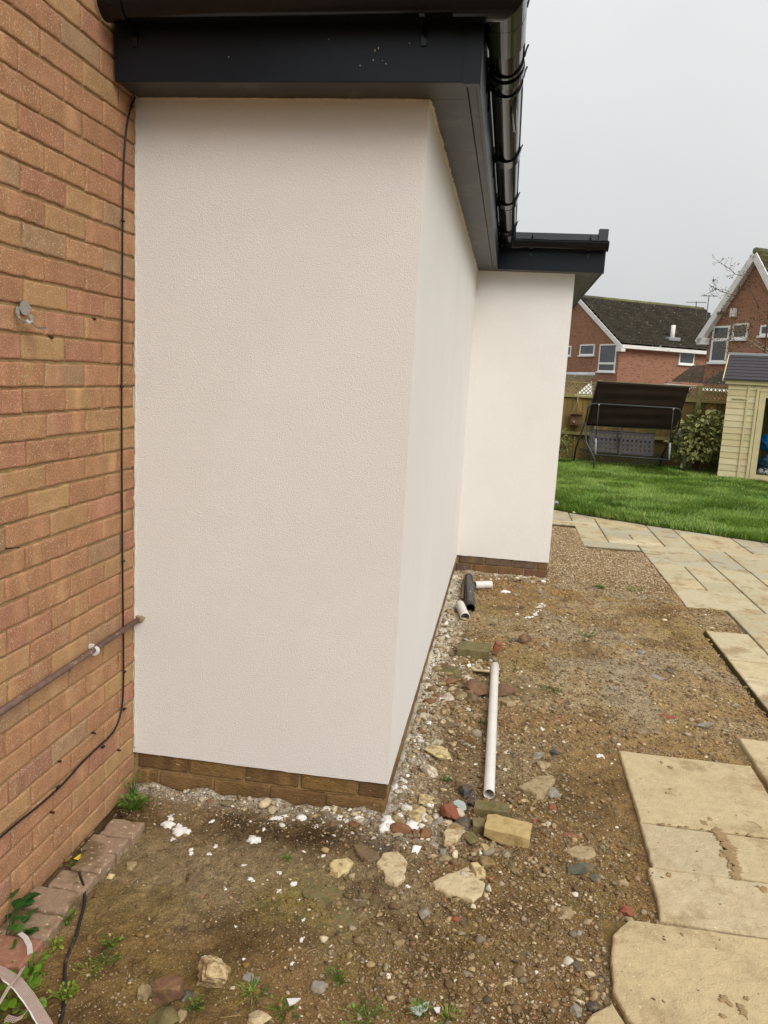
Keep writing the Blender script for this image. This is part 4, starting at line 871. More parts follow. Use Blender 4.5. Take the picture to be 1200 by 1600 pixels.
pipe('white_pipe', 'short white pipe lying crosswise in the far wall corner', (a[0], a[1], .034), (b[0], b[1], .034), .0305, .003, m_white)
a = at(722, 935, .02); b = at(726, 906, .02); o = MB().tube([(a[0], a[1], .018), (b[0], b[1], .03)], .014, 10).build('brown_pipe', mat('brown_plastic', srgb(128, 104, 80), rough=.5, n=(20, .2)), smooth=True); tag(o, 'thin brown pipe offcut behind the dusty black pipe', 'pipe')

# ================================================================== block paver edging along the brick house
m_paver = mat('block_paver', srgb(150, 126, 104), rough=.9, n=(60, .25), bump=.6, bs=120, bdist=.003, flecks=(60, .66, srgb(206, 190, 160)), col2=srgb(112, 92, 64), n2=(11, .48, .12))
m_paver2 = mat('red_block_paver', srgb(156, 112, 90), rough=.9, n=(60, .25), bump=.6, bs=120, bdist=.003, flecks=(60, .66, srgb(206, 176, 140)))
edgepx = [(228, 1286), (204, 1312), (180, 1336), (156, 1368), (127, 1396), (100, 1432), (68, 1472), (30, 1520)]
labs = ['edging paver nearest the extension, topped with pale mortar smears', 'second edging paver from the extension, dark mud over its back', 'third edging paver from the extension, smallest showing', 'edging paver that the black hose tip lies across', 'edging paver with a weed tuft at its lower edge', 'widest clean speckled paver, below the weed tuft one', 'reddest edging paver, half hidden by the green leaves']
for i in range(7):
    a = at(*edgepx[i], .022); b = at(*edgepx[i+1], .022); L = abs(b[1]-a[1]); x1 = (a[0]+b[0])/2
    wv = [.12, .13, .10, .12, .15, .15, .15][i]
    Lx = wv; r2 = np.random.default_rng(i+70); cy = (a[1]+b[1])/2; zt = .030+r2.uniform(-.004, .003)
    s_ = slab_mesh([(x1-Lx, cy-L/2+.005), (x1, cy-L/2+.005), (x1, cy+L/2-.005), (x1-Lx, cy+L/2-.005)], -.04, zt, 80+i, (.5, .5, .5), rag=.004 if i > 3 else .009, step=.008, tilt=(r2.uniform(-.03, .02), r2.uniform(-.03, .03)))
    o = s_.build('edging_paver', m_paver2 if i == 6 else m_paver); tag(o, labs[i], 'paver', 'block pavers edging the brick house')
o = MB().add([(-.868+a, b, c) for a, b, c in ((-.11, -.512, .012), (-.085, -.515, .011), (-.094, -.493, .022), (-.1, -.505, .006))], [(0, 1, 2), (1, 3, 2), (0, 2, 3), (0, 3, 1)]).build('yellow_chip', mat('yellow_plastic', (.75, .55, .06), rough=.4, n=(0, 0))); tag(o, 'tiny yellow plastic chip beside the edging pavers', 'plastic chip')

# black hose
pts = [(124, 1368), (127, 1378), (131, 1388), (133, 1402), (130, 1415), (125, 1430), (121, 1445), (116, 1460), (108, 1478), (103, 1492), (101, 1510), (101, 1530), (101, 1545), (100, 1562), (98, 1580), (92, 1600), (80, 1630)]
P = [at(x, y, .02) for x, y in pts]; P = [np.array((q[0], q[1], max(gh(q[0], q[1]), .022 if i < 3 else -1)+.006)) for i, q in enumerate(P)]
for k in range(2):
    Q = [P[0]]
    for a, b in zip(P[:-1], P[1:]): Q += [a*.75+b*.25, a*.25+b*.75]
    P = Q+[P[-1]]
o = MB().tube(P, .0048, 10).build('black_hose', mat('dusty_black_rubber', (.02, .02, .02), rough=.55, n=(30, .3), col2=(.10, .08, .055), n2=(24, .56, .1)), smooth=True); tag(o, 'thin black hose snaking over the mud at lower left', 'hose')

# plastic mesh render strip
m_mesh = mat('plaster_mesh_strip', (.52, .40, .35), rough=.5, n=(40, .1)); m_meshw = mat('white_plaster_dust', (.80, .78, .74), rough=.8, n=(60, .1), bump=.5, bs=100, bdist=.003)
st = thing('mesh_strip', 'curling strip of white and pink mesh bead in the bottom left corner', 'mesh strip', at(40, 1560))
def netribbon(C, wv, nw=9, pitch=.0042, wire=.0009):
    """C: centre points, wv: half width vectors"""
    mb = MB(); C = np.array(C); wv = np.array(wv); s_ = np.concatenate([[0], np.cumsum(np.linalg.norm(np.diff(C, axis=0), axis=1))]); n = int(s_[-1]/pitch); t = np.linspace(0, s_[-1], n)
    Ci = np.stack([np.interp(t, s_, C[:, k]) for k in range(3)], -1); Wi = np.stack([np.interp(t, s_, wv[:, k]) for k in range(3)], -1)
    for j in np.linspace(-1, 1, nw): mb.tube(list(Ci+Wi*j), wire, 4, cap=False)
    for k in range(n): mb.tube([Ci[k]-Wi[k], Ci[k]+Wi[k]], wire, 4, cap=False)
    return mb
c1 = [at(x, y, z) for x, y, z in ((-30, 1505, .07), (5, 1520, .075), (28, 1536, .07), (48, 1562, .055), (62, 1585, .045), (78, 1612, .035))]
e1 = [at(x, y, z) for x, y, z in ((-30, 1516, .075), (1, 1531, .08), (20, 1547, .072), (39, 1573, .057), (53, 1597, .047), (69, 1624, .037))]
netribbon(c1, [(b-a)*.75 for a, b in zip(c1, e1)], 11).build('mesh_band', m_mesh, st)
bead([tuple(a+(b-a)*.82) for a, b in zip(c1[1:], e1[1:])], .0020, 'plaster_edge', m_meshw, st, 4, 6)
c2 = [at(x, y, z) for x, y, z in ((31, 1458, .05), (40, 1465, .06), (46, 1477, .065), (47, 1490, .055))]
netribbon(c2, [np.array((.006, .001, .004))]*4, 5).build('mesh_band', m_meshw, st)
c3 = [at(x, y, z) for x, y, z in ((36, 1512, .06), (28, 1526, .085), (15, 1540, .095), (6, 1556, .09), (-6, 1575, .08))]
netribbon(c3, [np.array((.005, .003, .004))]*5, 4).build('mesh_band', m_mesh, st)
c4 = [at(x, y, z) for x, y, z in ((45, 1575, .07), (36, 1588, .05), (24, 1594, .03), (10, 1590, .04))]
netribbon(c4, [np.array((.003, .003, .005))]*4, 4).build('mesh_band', m_mesh, st)

# glass/tile fragments
def shard(pxs, z, th, mk, label):
    P = [at(x, y, z) for x, y in pxs]; n = len(P); mb = MB().add([p+(0, 0, -th) for p in P]+P, [tuple(range(n))[::-1], tuple(range(n, 2*n))]+[(i, (i+1) % n, n+(i+1) % n, n+i) for i in range(n)])
    o = mb.build('tile_shard', mk); tag(o, label, 'shard', 'broken tile shards')
m_tile = mat('white_tile', (.72, .71, .68), rough=.3, n=(20, .05))
shard([(448, 1560), (470, 1559), (462, 1566), (452, 1570)], .022, .004, m_tile, 'white triangular tile scrap near the bottom centre')
shard([(640, 1575), (671, 1564), (668, 1576), (656, 1586), (647, 1583)], .025, .004, mat('pale_blue_tile', srgb(178, 184, 178), rough=.35, n=(20, .08)), 'pale grey four sided shard at the bottom edge, centre right')
shard([(677, 1574), (688, 1573), (687, 1581), (682, 1582)], .018, .003, m_tile, 'small white chip right of the pale grey shard')
shard([(436, 1362), (440, 1361), (440, 1365), (436, 1366)], .02, .003, m_tile, 'tiny square white chip on the mud left of centre')

# ================================================================== lawn
def lawn_edge(x): return np.interp(x, [-3, .5, 1.06, 1.5, 2.07, 2.76, 3.38, 4.5, 6.5], [8.9, 8.3, 8.0, 7.72, 7.36, 7.03, 6.74, 6.3, 5.8])
m_lsoil = mat('lawn_soil', (.035, .055, .012), n=(9, .4))
xe = np.linspace(-3, 6.5, 60); ye = lawn_edge(xe)
ybk = [ye+(17.2-ye)*t for t in np.linspace(0, 1, 12)]; V = [(x, y, -.02) for x, y in zip(xe, ye)]; n = len(xe)
for k, yb in enumerate(ybk): V += [(x, y+.01, .018 if k else .006) for x, y in zip(xe, yb)]
F = [(r_*n+i, r_*n+i+1, (r_+1)*n+i+1, (r_+1)*n+i) for r_ in range(12) for i in range(n-1)]
o = MB().add(V, F).build('lawn_soil', m_lsoil); tag(o, 'dark soil under the lawn', 'lawn', kind='structure')
m_grass = mat('grass_blade', None, rough=.6, attr='Col', n=(0, 0), spec=.25, trans=.35)
def blades(n, xr, yr, hmin, hmax, wd, seed, keep):
    r = np.random.default_rng(seed); x = r.uniform(*xr, n); y = yr[0]+(yr[1]-yr[0])*r.random(n)**1.25; k = keep(x, y); x, y = x[k], y[k]; n = len(x)
    cl = fbm(x, y, None, 1.1, 3, 61); cl2 = fbm(x, y, None, 5, 2, 62)
    h = r.uniform(hmin, hmax, n)*(.6+.8*cl2); a = fbm(x, y, None, .9, 2, 63)*4*pi+r.normal(0, .9, n); ln = r.uniform(.2, 1.1, n)*h
    wx = np.cos(a+1.57+r.normal(0, .3, n)); wy = np.sin(a+1.57); W = r.uniform(.6, 1.2, n)*wd*(.8+.04*y)
    dx, dy = np.cos(a), np.sin(a); z0 = np.full(n, .012)
    P = np.stack([np.stack([x-wx*W, y-wy*W, z0], -1), np.stack([x+wx*W, y+wy*W, z0], -1),
                  np.stack([x+dx*ln*.4+wx*W*.8, y+dy*ln*.4+wy*W*.8, z0+h*.62], -1), np.stack([x+dx*ln*.4-wx*W*.8, y+dy*ln*.4-wy*W*.8, z0+h*.62], -1),
                  np.stack([x+dx*ln, y+dy*ln, z0+h*.95], -1)], 1)
    base = np.array(srgb(116, 148, 54)); lite = np.array(srgb(164, 186, 100)); deep = np.array(srgb(84, 120, 36)); dead = np.array(srgb(180, 178, 118))
    t = np.clip(sstep(.35, .65, cl)+r.normal(0, .22, n), 0, 1)[:, None]; C = deep*(1-t)+base*t
    pt = sstep(.5, .68, fbm(x, y, None, .8, 3, 71)); t = (r.random(n) < .14+.30*pt)[:, None]; C = np.where(t, lite, C); t = (r.random(n) < .035)[:, None]; C = np.where(t, dead, C); C = C*r.uniform(.75, 1.2, (n, 1))
    Cv = np.repeat(C, 5, 0); I = (np.arange(n)*5)[:, None]
    T = np.concatenate([I+np.array([0, 1, 2]), I+np.array([0, 2, 3]), I+np.array([3, 2, 4])])
    return P.reshape(-1, 3), T, Cv
keepf = lambda x, y: (y > lawn_edge(x)-.03+.05*vn(x*9, y*9)) & (y < 15.25) & ~((x < .9) & (y < 8.1)) & (x > (.10*y-.3))
V1, T1, C1 = blades(300000, (.6, 6.0), (6.2, 15.3), .035, .085, .0032, 5, keepf)
o = bulk('lawn_grass', V1, T1, C1, m_grass, None, False); tag(o, 'lush green lawn grass between the patio and the back fence', 'grass', kind='stuff')
# fallen leaves on the lawn
m_leaf = mat('fallen_leaf', srgb(196, 170, 96), rough=.7, n=(30, .2)); m_leaf2 = mat('brown_leaf', srgb(128, 88, 48), rough=.7, n=(30, .2))
def leaf_poly(c, L, W, ang, tilt, cup=.15, n=5, up=0.0, nrm=None):
    """pointed oval leaf, 2 x n quads with a folded midrib; returns verts, faces, edge flag"""
    c = np.asarray(c, float); d = np.array([cos(ang)*cos(up), sin(ang)*cos(up), sin(up)]); s = np.array([-sin(ang), cos(ang), 0])*cos(tilt)+np.array([0, 0, sin(tilt)]); s -= d*(s@d); s /= np.linalg.norm(s); q = np.cross(d, s)
    V = []; E = []
    for i in range(n+1):
        t = i/n; wv = W*.5*sin(pi*min(t*.92+.06, 1))**.8; z = -cup*L*(t-.5)**2
        m_ = c+d*L*t+q*z; V += [m_-s*wv+q*cup*W*.5*(wv/(W*.5)), m_, m_+s*wv+q*cup*W*.5*(wv/(W*.5))]; E += [1, 0, 1]
    F = []
    for i in range(n): F += [(3*i, 3*i+1, 3*i+4, 3*i+3), (3*i+1, 3*i+2, 3*i+5, 3*i+4)]
    return V, F, E
LV = [(1128, 775, 0), (945, 773, 0), (963, 778, 0), (1180, 790, 0), (1090, 798, 1), (935, 800, 0), (958, 808, 0), (985, 812, 0), (1086, 825, 1), (1098, 829, 1), (1115, 834, 1), (1160, 835, 0), (1172, 838, 1), (1010, 818, 1), (900, 800, 0), (925, 804, 1)]
for px, py, k in LV:
    p = at(px, py, .05 if py < 812 else .02); v, f, e = leaf_poly(p, random.uniform(.05, .08), .045, random.uniform(0, 6), random.uniform(-.3, .3), .3)
    o = MB().add(v, f).build('fallen_leaf', m_leaf2 if k else m_leaf, smooth=True)
    tag(o, 'dry brown fallen leaf along the lawn edge' if k else 'pale yellow fallen leaf lying on the lawn', 'leaf', 'brown fallen leaves' if k else 'yellow fallen leaves')

# ================================================================== weeds
m_weed = mat('weed_leaf', None, rough=.5, attr='Col', n=(60, .15), trans=.25, spec=.3)
def weed(px, py, n, size, hgt, spread, label, name='weed', cat='weed', seed=1, cols=((96, 128, 44), (74, 106, 36), (122, 142, 56)), z=0, round_=1.5, group=None, lz=None, up=(.1, .8)):
    r = random.Random(seed); p = at(px, py, z); gz = gh(p[0], p[1]) if lz is None else lz; mb = MB()
    for k in range(n):
        a = r.uniform(0, 2*pi); rd = spread*r.random()**.6; h = hgt*r.uniform(.3, 1); L = size*r.uniform(.6, 1.2)
        b = (p[0]+cos(a)*rd*.3, p[1]+sin(a)*rd*.3, gz); t = (p[0]+cos(a)*rd, p[1]+sin(a)*rd, gz+h); c = srgb(*r.choice(cols)); c = tuple(v*r.uniform(.7, 1.15) for v in c)
        mb.tube([b, tuple((b[i]+t[i])/2+(0, 0, h*.2)[i] for i in range(3)), t], .0008+size*.012, 4, c, cap=False)
        v, f, e = leaf_poly(t, L, L/round_, a+r.uniform(-.6, .6), r.uniform(-.5, .5), .2, 4, r.uniform(*up)*(-.5 if r.random() < .4 else 1)); mb.add(v, f, c)
    o = mb.build(name, m_weed, attr=True, smooth=True); return tag(o, label, cat, group)
def tuft(px, py, n, hgt, spread, label, seed=1, wd=.0016, cols=((110, 140, 50), (84, 118, 40), (150, 160, 80)), group=None, name='grass_tuft', cat='grass tuft'):
    r = random.Random(seed); p = at(px, py, 0); gz = gh(p[0], p[1]); mb = MB()
    for k in range(n):
        a = r.uniform(0, 2*pi); h = hgt*r.uniform(.4, 1); rd = spread*r.random(); c = srgb(*r.choice(cols)); x, y = p[0]+cos(a)*rd*.3, p[1]+sin(a)*rd*.3; s = (-sin(a)*wd, cos(a)*wd)
        l1, l2 = rd*.45, rd
        mb.add([(x-s[0], y-s[1], gz-.003), (x+s[0], y+s[1], gz-.003), (x+cos(a)*l1+s[0], y+sin(a)*l1+s[1], gz+h*.7), (x+cos(a)*l1-s[0], y+sin(a)*l1-s[1], gz+h*.7), (x+cos(a)*l2, y+sin(a)*l2, gz+h*.8)], [(0, 1, 2, 3), (3, 2, 4)], c)
    o = mb.build(name, m_weed, attr=True); return tag(o, label, cat, group)
weed(208, 1264, 60, .016, .055, .06, 'leafy green weed in the corner where brick wall meets plinth', seed=3, round_=1.3)
weed(207, 1242, 18, .014, .10, .03, 'small sprig climbing the plinth above the corner weed', seed=4, round_=1.3)
weed(2, 1470, 34, .044, .11, .08, 'broad leaved dark green plant at the left edge over the pavers', 'leafy_plant', 'plant', 5, ((62, 104, 44), (78, 122, 52), (56, 92, 40)), round_=1.05, up=(.0, .5))
weed(12, 1578, 70, .024, .05, .09, 'bright green low weed under the mesh strip', seed=6, round_=1.1, cols=((110, 146, 40), (92, 130, 38), (130, 156, 60)))
weed(45, 1520, 30, .017, .035, .045, 'green weed clump right of the mesh strip', seed=7, cols=((96, 136, 40), (112, 150, 48)))
weed(100, 1563, 40, .012, .028, .032, 'pale green moss weed over the black hose', seed=8, cols=((140, 160, 60), (120, 146, 50)))
weed(76, 1418, 26, .013, .025, .022, 'tiny weed tuft growing between two edging pavers', seed=9)
weed(104, 1443, 18, .014, .03, .022, 'little weed under the widest clean paver', seed=10)
weed(85, 1480, 14, .014, .022, .02, 'yellow green seedling left of the black hose', seed=11, cols=((150, 160, 60), (110, 140, 50)))
weed(131, 1345, 22, .014, .02, .05, 'mossy weeds behind the smallest edging paver', seed=12, cols=((120, 126, 44), (92, 110, 36)))
weed(172, 1475, 26, .012, .014, .03, 'low green creeping weed on mud right of the hose', seed=13)
weed(162, 1502, 24, .010, .010, .045, 'sparse creeping weed below the low green one', seed=14)
weed(140, 1520, 30, .008, .010, .05, 'thin moss speckle on the mud above the red half brick', seed=15, cols=((130, 140, 60),))
tuft(395, 1552, 46, 0.022, 0.056, 'spidery grass tuft at bottom centre left', 3)
weed(440, 1580, 26, .010, .012, .05, 'cluster of seedlings at the bottom edge by the triangular tile', seed=17)
weed(530, 1530, 16, .014, .04, .03, 'tall thin seedling near bottom centre', seed=18)
weed(575, 1588, 44, .010, .018, .07, 'green weed patch at the bottom edge, centre', seed=19)
tuft(655, 1592, 60, 0.037, 0.038, 'grass tuft at bottom edge by the pale grey shard', 4)
tuft(700, 1595, 40, 0.031, 0.045, 'grass tuft at bottom edge right of the white chip', 5)
weed(304, 1578, 24, .010, .018, .026, 'fern like sprig beside the broad mossy stone', seed=20)
weed(450, 1343, 8, .012, .02, .015, 'single seedling in the damp soil below the plinth', seed=21)
weed(697, 1222, 26, .010, .022, .024, 'small moss cushion beside the white angular stone', seed=22)
weed(760, 1135, 14, .012, .03, .022, 'green sprout against the left of the long pipe', seed=23)
tuft(938, 918, 80, 0.037, 0.068, 'bright grass tuft where the shingle meets earth', 6, .003)
tuft(995, 922, 50, 0.022, 0.090, 'low grass tuft at the shingle edge, right of the bright one', 7, .003)
tuft(983, 920, 26, 0.019, 0.060, 'thin grass tuft between the bright and the low ones', 8, .003)
weed(918, 994, 26, .016, .015, .06, 'faint green weed patch on the far earth', seed=24)
weed(860, 1080, 40, .012, .012, .07, 'greenish weed patch right of the pipe middle', seed=25, cols=((110, 116, 60), (96, 104, 50)))
weed(1130, 1018, 14, .014, .02, .03, 'small weed at the stepped slab edge', seed=26)
weed(872, 857, 12, .02, .02, .04, 'weed sprig in shingle by the patio', seed=27) if False else None
tuft(930, 812, 60, 0.031, 0.075, 'grass growing through the patio joint by the lawn', 9, .003)
# stuff: fine twigs and debris by the brick wall
mb = MB(); r = random.Random(9)
for k in range(420):
    y = r.uniform(-1.1, -.12); x = -.985+abs(r.gauss(0, .035)); 
    if y > -.35: x += r.uniform(0, .04)
    z = gh(x, y)+.004; a = r.uniform(0, 6.3); L = r.uniform(.006, .022); e = r.uniform(-.3, .5)
    c = srgb(*r.choice(((70, 54, 36), (96, 78, 50), (52, 42, 30), (120, 100, 62), (84, 84, 44))))
    if r.random() < .6: v, f, _ = leaf_poly((x, y, z), L, L*.6, a, r.uniform(-.6, .6), .3, 3, e); mb.add(v, f, c)
    else: mb.tube([(x, y, z), (x+cos(a)*L, y+sin(a)*L, z+L*.2)], .0012, 4, c)
o = mb.build('leaf_litter', m_weed, attr=True); tag(o, 'dark leaf litter between the brick wall and the edging pavers', 'leaf litter', kind='stuff')
mb = MB()
for px, py, a, L in ((150, 1450, 1.2, .03), (205, 1335, .9, .05), (203, 1372, 1.1, .05), (480, 1480, .5, .03), (1190, 1300, 2.2, .06), (670, 1480, .4, .04), (345, 1580, .2, .05), (960, 970, 0, .1), (860, 980, .3, .08), (830, 1190, .5, .05), (930, 1010, 2.6, .09)):
    p = at(px, py, .02); z = gh(p[0], p[1])+.006 if px < 1180 else .036; mb.tube([(p[0], p[1], z), (p[0]+cos(a)*L*.5, p[1]+sin(a)*L*.5, z+.004), (p[0]+cos(a+.2)*L, p[1]+sin(a+.2)*L, z)], .0013, 5)
o = mb.build('twigs', mat('dry_twig', srgb(150, 128, 90), n=(50, .3))); tag(o, 'loose dry twigs and straw scattered on the earth', 'twigs', kind='stuff')
# drain grate by the extension's far corner
p = at(866, 792, 0); gr = thing('drain_cover', 'small grey slotted drain piece at the far foot of the extension', 'drain', (p[0], p[1], 0))
MB().box((p[0]-.14, p[1]-.05, .0), (p[0]+.05, p[1]+.07, .075)).build('body', mat('grey_plastic', (.32, .33, .34), n=(20, .2)), gr, bevel=.008)
mb = MB(); [mb.box((p[0]-.125+k*.034, p[1]-.0535, .018), (p[0]-.105+k*.034, p[1]-.0505, .058)) for k in range(5)]; mb.build('slots', m_black, gr)

# ================================================================== fence
FY = 15.25
m_fence = mat('green_brown_boards', None, rough=.9, attr='Col', n=(5, .2), stretch=(3, 3, .5), bump=.4, bs=30, bdist=.004)
m_rail = mat('pressure_treated_rail', srgb(142, 132, 82), rough=.9, n=(7, .25))
m_post = mat('treated_post', srgb(136, 130, 84), rough=.9, n=(7, .25))
fence = thing('wooden_fence', 'weathered green brown board fence with diamond trellis along the top', 'fence', (3.5, FY, 0))
rf = random.Random(4)
posts = [-1.45, .35, 1.75+.4, 3.95+.0, 4.37, 6.2, 8.0]; posts = [-1.4, .45, 2.28, 4.35, 6.2, 8.05]
for pi_, (a, b) in enumerate(zip(posts[:-1], posts[1:])):
    st_ = .04 if a > 2.2 else 0; mb = MB(); x = a+.05
    while x < b-.05:
        w_ = rf.uniform(.10, .125); c = srgb(*rf.choice(((126, 108, 62), (114, 100, 58), (134, 112, 62), (106, 98, 54), (138, 114, 62)))); k = rf.uniform(.75, 1.05); c = tuple(v*k for v in c)
        mb.hexa([(x, FY, .0), (min(x+w_+.006, b), FY+.012, .0), (min(x+w_+.006, b), FY+.018, .0), (x, FY+.014, .0), (x, FY, 1.42+st_), (min(x+w_+.006, b), FY+.012, 1.42+st_), (min(x+w_+.006, b), FY+.018, 1.42+st_), (x, FY+.014, 1.42+st_)], c); x += w_
    mb.build('board_panel', m_fence, fence, attr=True)
    mb = MB().box((a+.05, FY-.045, 1.405+st_), (b-.05, FY-.001, 1.45+st_)); mb.build('rail', m_rail, fence)
    z0, z1 = 1.455+st_, 1.745+st_; mb = MB(); mb.box((a+.05, FY-.02, z0), (b-.05, FY+.02, z0+.03)).box((a+.05, FY-.02, z1-.03), (b-.05, FY+.02, z1))
    h = z1-z0-.06; x = a+.05-h
    while x < b-.05:
        for s in (0, 1):
            p0, p1 = (x, z0+.03), (x+h, z1-.03)
            if s: p0, p1 = (x, z1-.03), (x+h, z0+.03)
            t0 = max(0, (a+.05-p0[0])/h); t1 = min(1, (b-.05-p0[0])/h)
            if t1-t0 > .05:
                q = lambda t: (p0[0]+(p1[0]-p0[0])*t, FY-.008+.008*s, p0[1]+(p1[1]-p0[1])*t)
                mb.bar(q(t0), q(t1), .008, .020, (0, 0, 1))
        x += .085
    mb.build('trellis', m_post, fence)
for x in posts: MB().box((x-.05, FY-.05, -.1), (x+.05, FY+.05, 1.80)).build('post', m_post, fence, bevel=.006)
MB().box((-1.4, FY-.075, .60), (4.3, FY-.01, .665)).build('middle_rail', m_rail, fence)

# ================================================================== bird feeder on the fence
m_oldwood = mat('old_brown_wood', srgb(108, 84, 60), n=(20, .3)); m_rope = mat('rope', srgb(168, 150, 112), n=(40, .2))
bx = at(901, 655, FY-.12, 1); bf = thing('bird_house', 'small wooden bird house hanging on cord from the fence trellis', 'bird house', bx)
X_, Z_ = bx[0], bx[2]
MB().box((X_-.13, FY-.18, Z_-.10), (X_+.12, FY-.055, Z_-.02)).build('box', m_oldwood, bf, bevel=.004)
MB().box((X_-.15, FY-.21, Z_-.118), (X_+.14, FY-.05, Z_-.102)).build('tray', m_oldwood, bf)
MB().box((X_-.13, FY-.075, Z_-.018), (X_+.12, FY-.055, Z_+.10)).build('back_board', m_oldwood, bf)
MB().hexa([(X_-.15, FY-.17, Z_+.10), (X_+.14, FY-.17, Z_+.15), (X_+.14, FY-.05, Z_+.15), (X_-.15, FY-.05, Z_+.10), (X_-.15, FY-.17, Z_+.115), (X_+.14, FY-.17, Z_+.165), (X_+.14, FY-.05, Z_+.165), (X_-.15, FY-.05, Z_+.115)]).build('roof', m_oldwood, bf)
for s in (-.12, .11): MB().tube([(X_+s, FY-.11, Z_+.13), (X_-.01, FY-.09, Z_+.37)], .004, 6).build('cord', m_rope, bf)
MB().tube([(X_-.01, FY-.09, Z_+.36), (X_-.015, FY-.06, Z_+.50)], .010, 6).build('cord_knot', m_rope, bf)
V = rock_verts(3, 2, 4, .1)*(.05, .04, .05)+np.array([X_-.06, FY-.20, Z_-.06]); bulk('feed', V, ICO[2][1], None, mat('pale_seed', srgb(176, 140, 120)), bf, True)

# ================================================================== garden swing seat
SY_ = 14.2
m_steel = mat('dark_green_grey_steel', srgb(66, 68, 66), rough=.4, n=(10, .2), metal=.3)
m_canopy = mat('dark_brown_canvas', srgb(56, 46, 39), rough=.95, n=(3, .15), bump=.3, bs=300, bdist=.001, spec=.1)
m_weave = mat('grey_webbing', srgb(76, 74, 74), rough=.85, n=(12, .2))
swg = thing('garden_swing_seat', 'brown canopied garden swing seat standing on the lawn by the fence', 'swing seat', (3.0, SY_, 0))
Q = [at(933, 596, 13.95, 1), at(1077.5, 604.5, 13.95, 1), at(1055, 671.5, 14.5, 1), at(916, 664.5, 14.5, 1)]
nu, nv = 28, 22; V = []; 
for j in range(nv+1):
    v = j/nv
    for i in range(nu+1):
        u = i/nu; p = (Q[0]*(1-u)+Q[1]*u)*(1-v)+(Q[3]*(1-u)+Q[2]*u)*v
        sag = .10*sin(pi*u)*(.5+.5*sin(pi*v)); fold = .022*sin(v*pi*9+1.2*sin(u*2.5)+u)*(.3+.7*sin(pi*u))
        V.append(p+np.array([0, -.3, -.12])*0+np.array([0, .5, .25])*(-sag*.35)+np.array([0, -.8, .3])*fold)
F = [(j*(nu+1)+i, j*(nu+1)+i+1, (j+1)*(nu+1)+i+1, (j+1)*(nu+1)+i) for j in range(nv) for i in range(nu)]
cn = MB().add(V, F).build('canopy', m_canopy, swg, smooth=True); sm = cn.modifiers.new('thick', 'SOLIDIFY'); sm.thickness = .004
MB().tube([Q[0], Q[1], Q[2], Q[3], Q[0]], .011, 8).build('canopy_frame', m_steel, swg, smooth=True)
y = 14.05; zt = at(990, 634, y, 1)[2]; xl, xr = at(922, 640, y, 1)[0], at(1063, 645, y, 1)[0]
TB = [(xl-.06, y+.12, zt-.42), (xl-.035, y+.05, zt-.10), (xl+.02, y, zt-.02), (xl+.10, y, zt), (xr-.10, y, zt), (xr-.02, y, zt-.02), (xr+.03, y+.05, zt-.10), (xr+.02, y+.12, zt-.42)]
MB().tube(TB, .017, 10).build('top_bar', m_steel, swg, smooth=True)
fl = at(927, 735, 0.0); fr_ = at(1068, 741, 0.0)
for s, f_, xa in ((-1, fl, xl-.06), (1, fr_, xr+.02)):
    ap = np.array((xa, y+.12, zt-.38)); k = np.array((xa+.02*s+.03, f_[1]+.09, .55))
    MB().tube([ap, (ap*.5+k*.5)+(0, -.02, 0), k, (f_[0]-.01*s, f_[1]+.02, .22), (f_[0], f_[1], 0)], .019, 10).build('leg', m_steel, swg, smooth=True)
    MB().tube([ap, (xa-.08 if s < 0 else xa-.12, y+.75, .35), (xa-.10 if s < 0 else xa-.16, y+.82, 0)], .019, 10).build('leg', m_steel, swg, smooth=True)
    MB().tube([k, (xa-.06, y+.66, .55)], .012, 8).build('brace', m_steel, swg, smooth=True)
SZ = at(990, 715, y, 1)[2]; bl, br = at(935, 640, y, 1)[0], at(1052, 642, y, 1)[0]
for x in (bl, br):
    MB().tube([(x, y, zt-.01), (x+.01, y+.02, SZ+.32)], .009, 8).build('hanger', m_steel, swg, smooth=True)
    MB().tube([(x+.01, y+.02, SZ+.34), (x+.03, y+.02, SZ-.02)], .021, 10).build('hanger_spring', mat('grey_plastic', (.3, .3, .3)), swg, smooth=True)
    MB().tube([(x, y, zt-.03), (x, y-.015, zt-.005)], .014, 8).build('hanger_hook', mp, swg, smooth=True)
    MB().tube([(x, y, SZ+.24), (x+.02, y+.10, SZ+.25), (x+.02, y+.45, SZ+.22)], .013, 8).build('armrest', m_steel, swg, smooth=True)
MB().tube([(bl-.08, y, SZ), (br+.06, y, SZ), (br+.06, y+.48, SZ-.03), (bl-.08, y+.48, SZ-.03), (bl-.08, y, SZ)], .015, 8).build('seat_frame', m_steel, swg, smooth=True)
B0, B1 = np.array((bl-.07, y+.50, SZ+.02)), np.array((br-.20, y+.50, SZ+.02)); UP = np.array((0, .13, .46)); WD = B1-B0
mb = MB()
for k in range(15):
    t = (k+.5)/15; mb.bar(B0+WD*t, B0+WD*t+UP, .055, .003, (0, 1, -.25))
for k in range(5):
    t = (k+.5)/5; mb.bar(B0+UP*t+(0, -.004, 0), B0+UP*t+WD+(0, -.004, 0), .052, .003, (0, 1, -.25))
mb.build('backrest', m_weave, swg); MB().tube([B0, B0+UP, B0+UP+WD, B1, B0], .012, 8).build('backrest_frame', m_steel, swg, smooth=True)
MB().box((B0[0]+.62, B0[1]-.03, SZ), (B0[0]+.67, B0[1]+.03, SZ+.56)).build('backrest_strut', m_weave, swg)
mb = MB()
for k in range(17): t = (k+.5)/17; mb.bar((bl-.05+(br-bl+.08)*t, y+.02, SZ-.012), (bl-.05+(br-bl+.08)*t, y+.46, SZ-.04), .052, .003)
mb.build('seat', m_weave, swg)
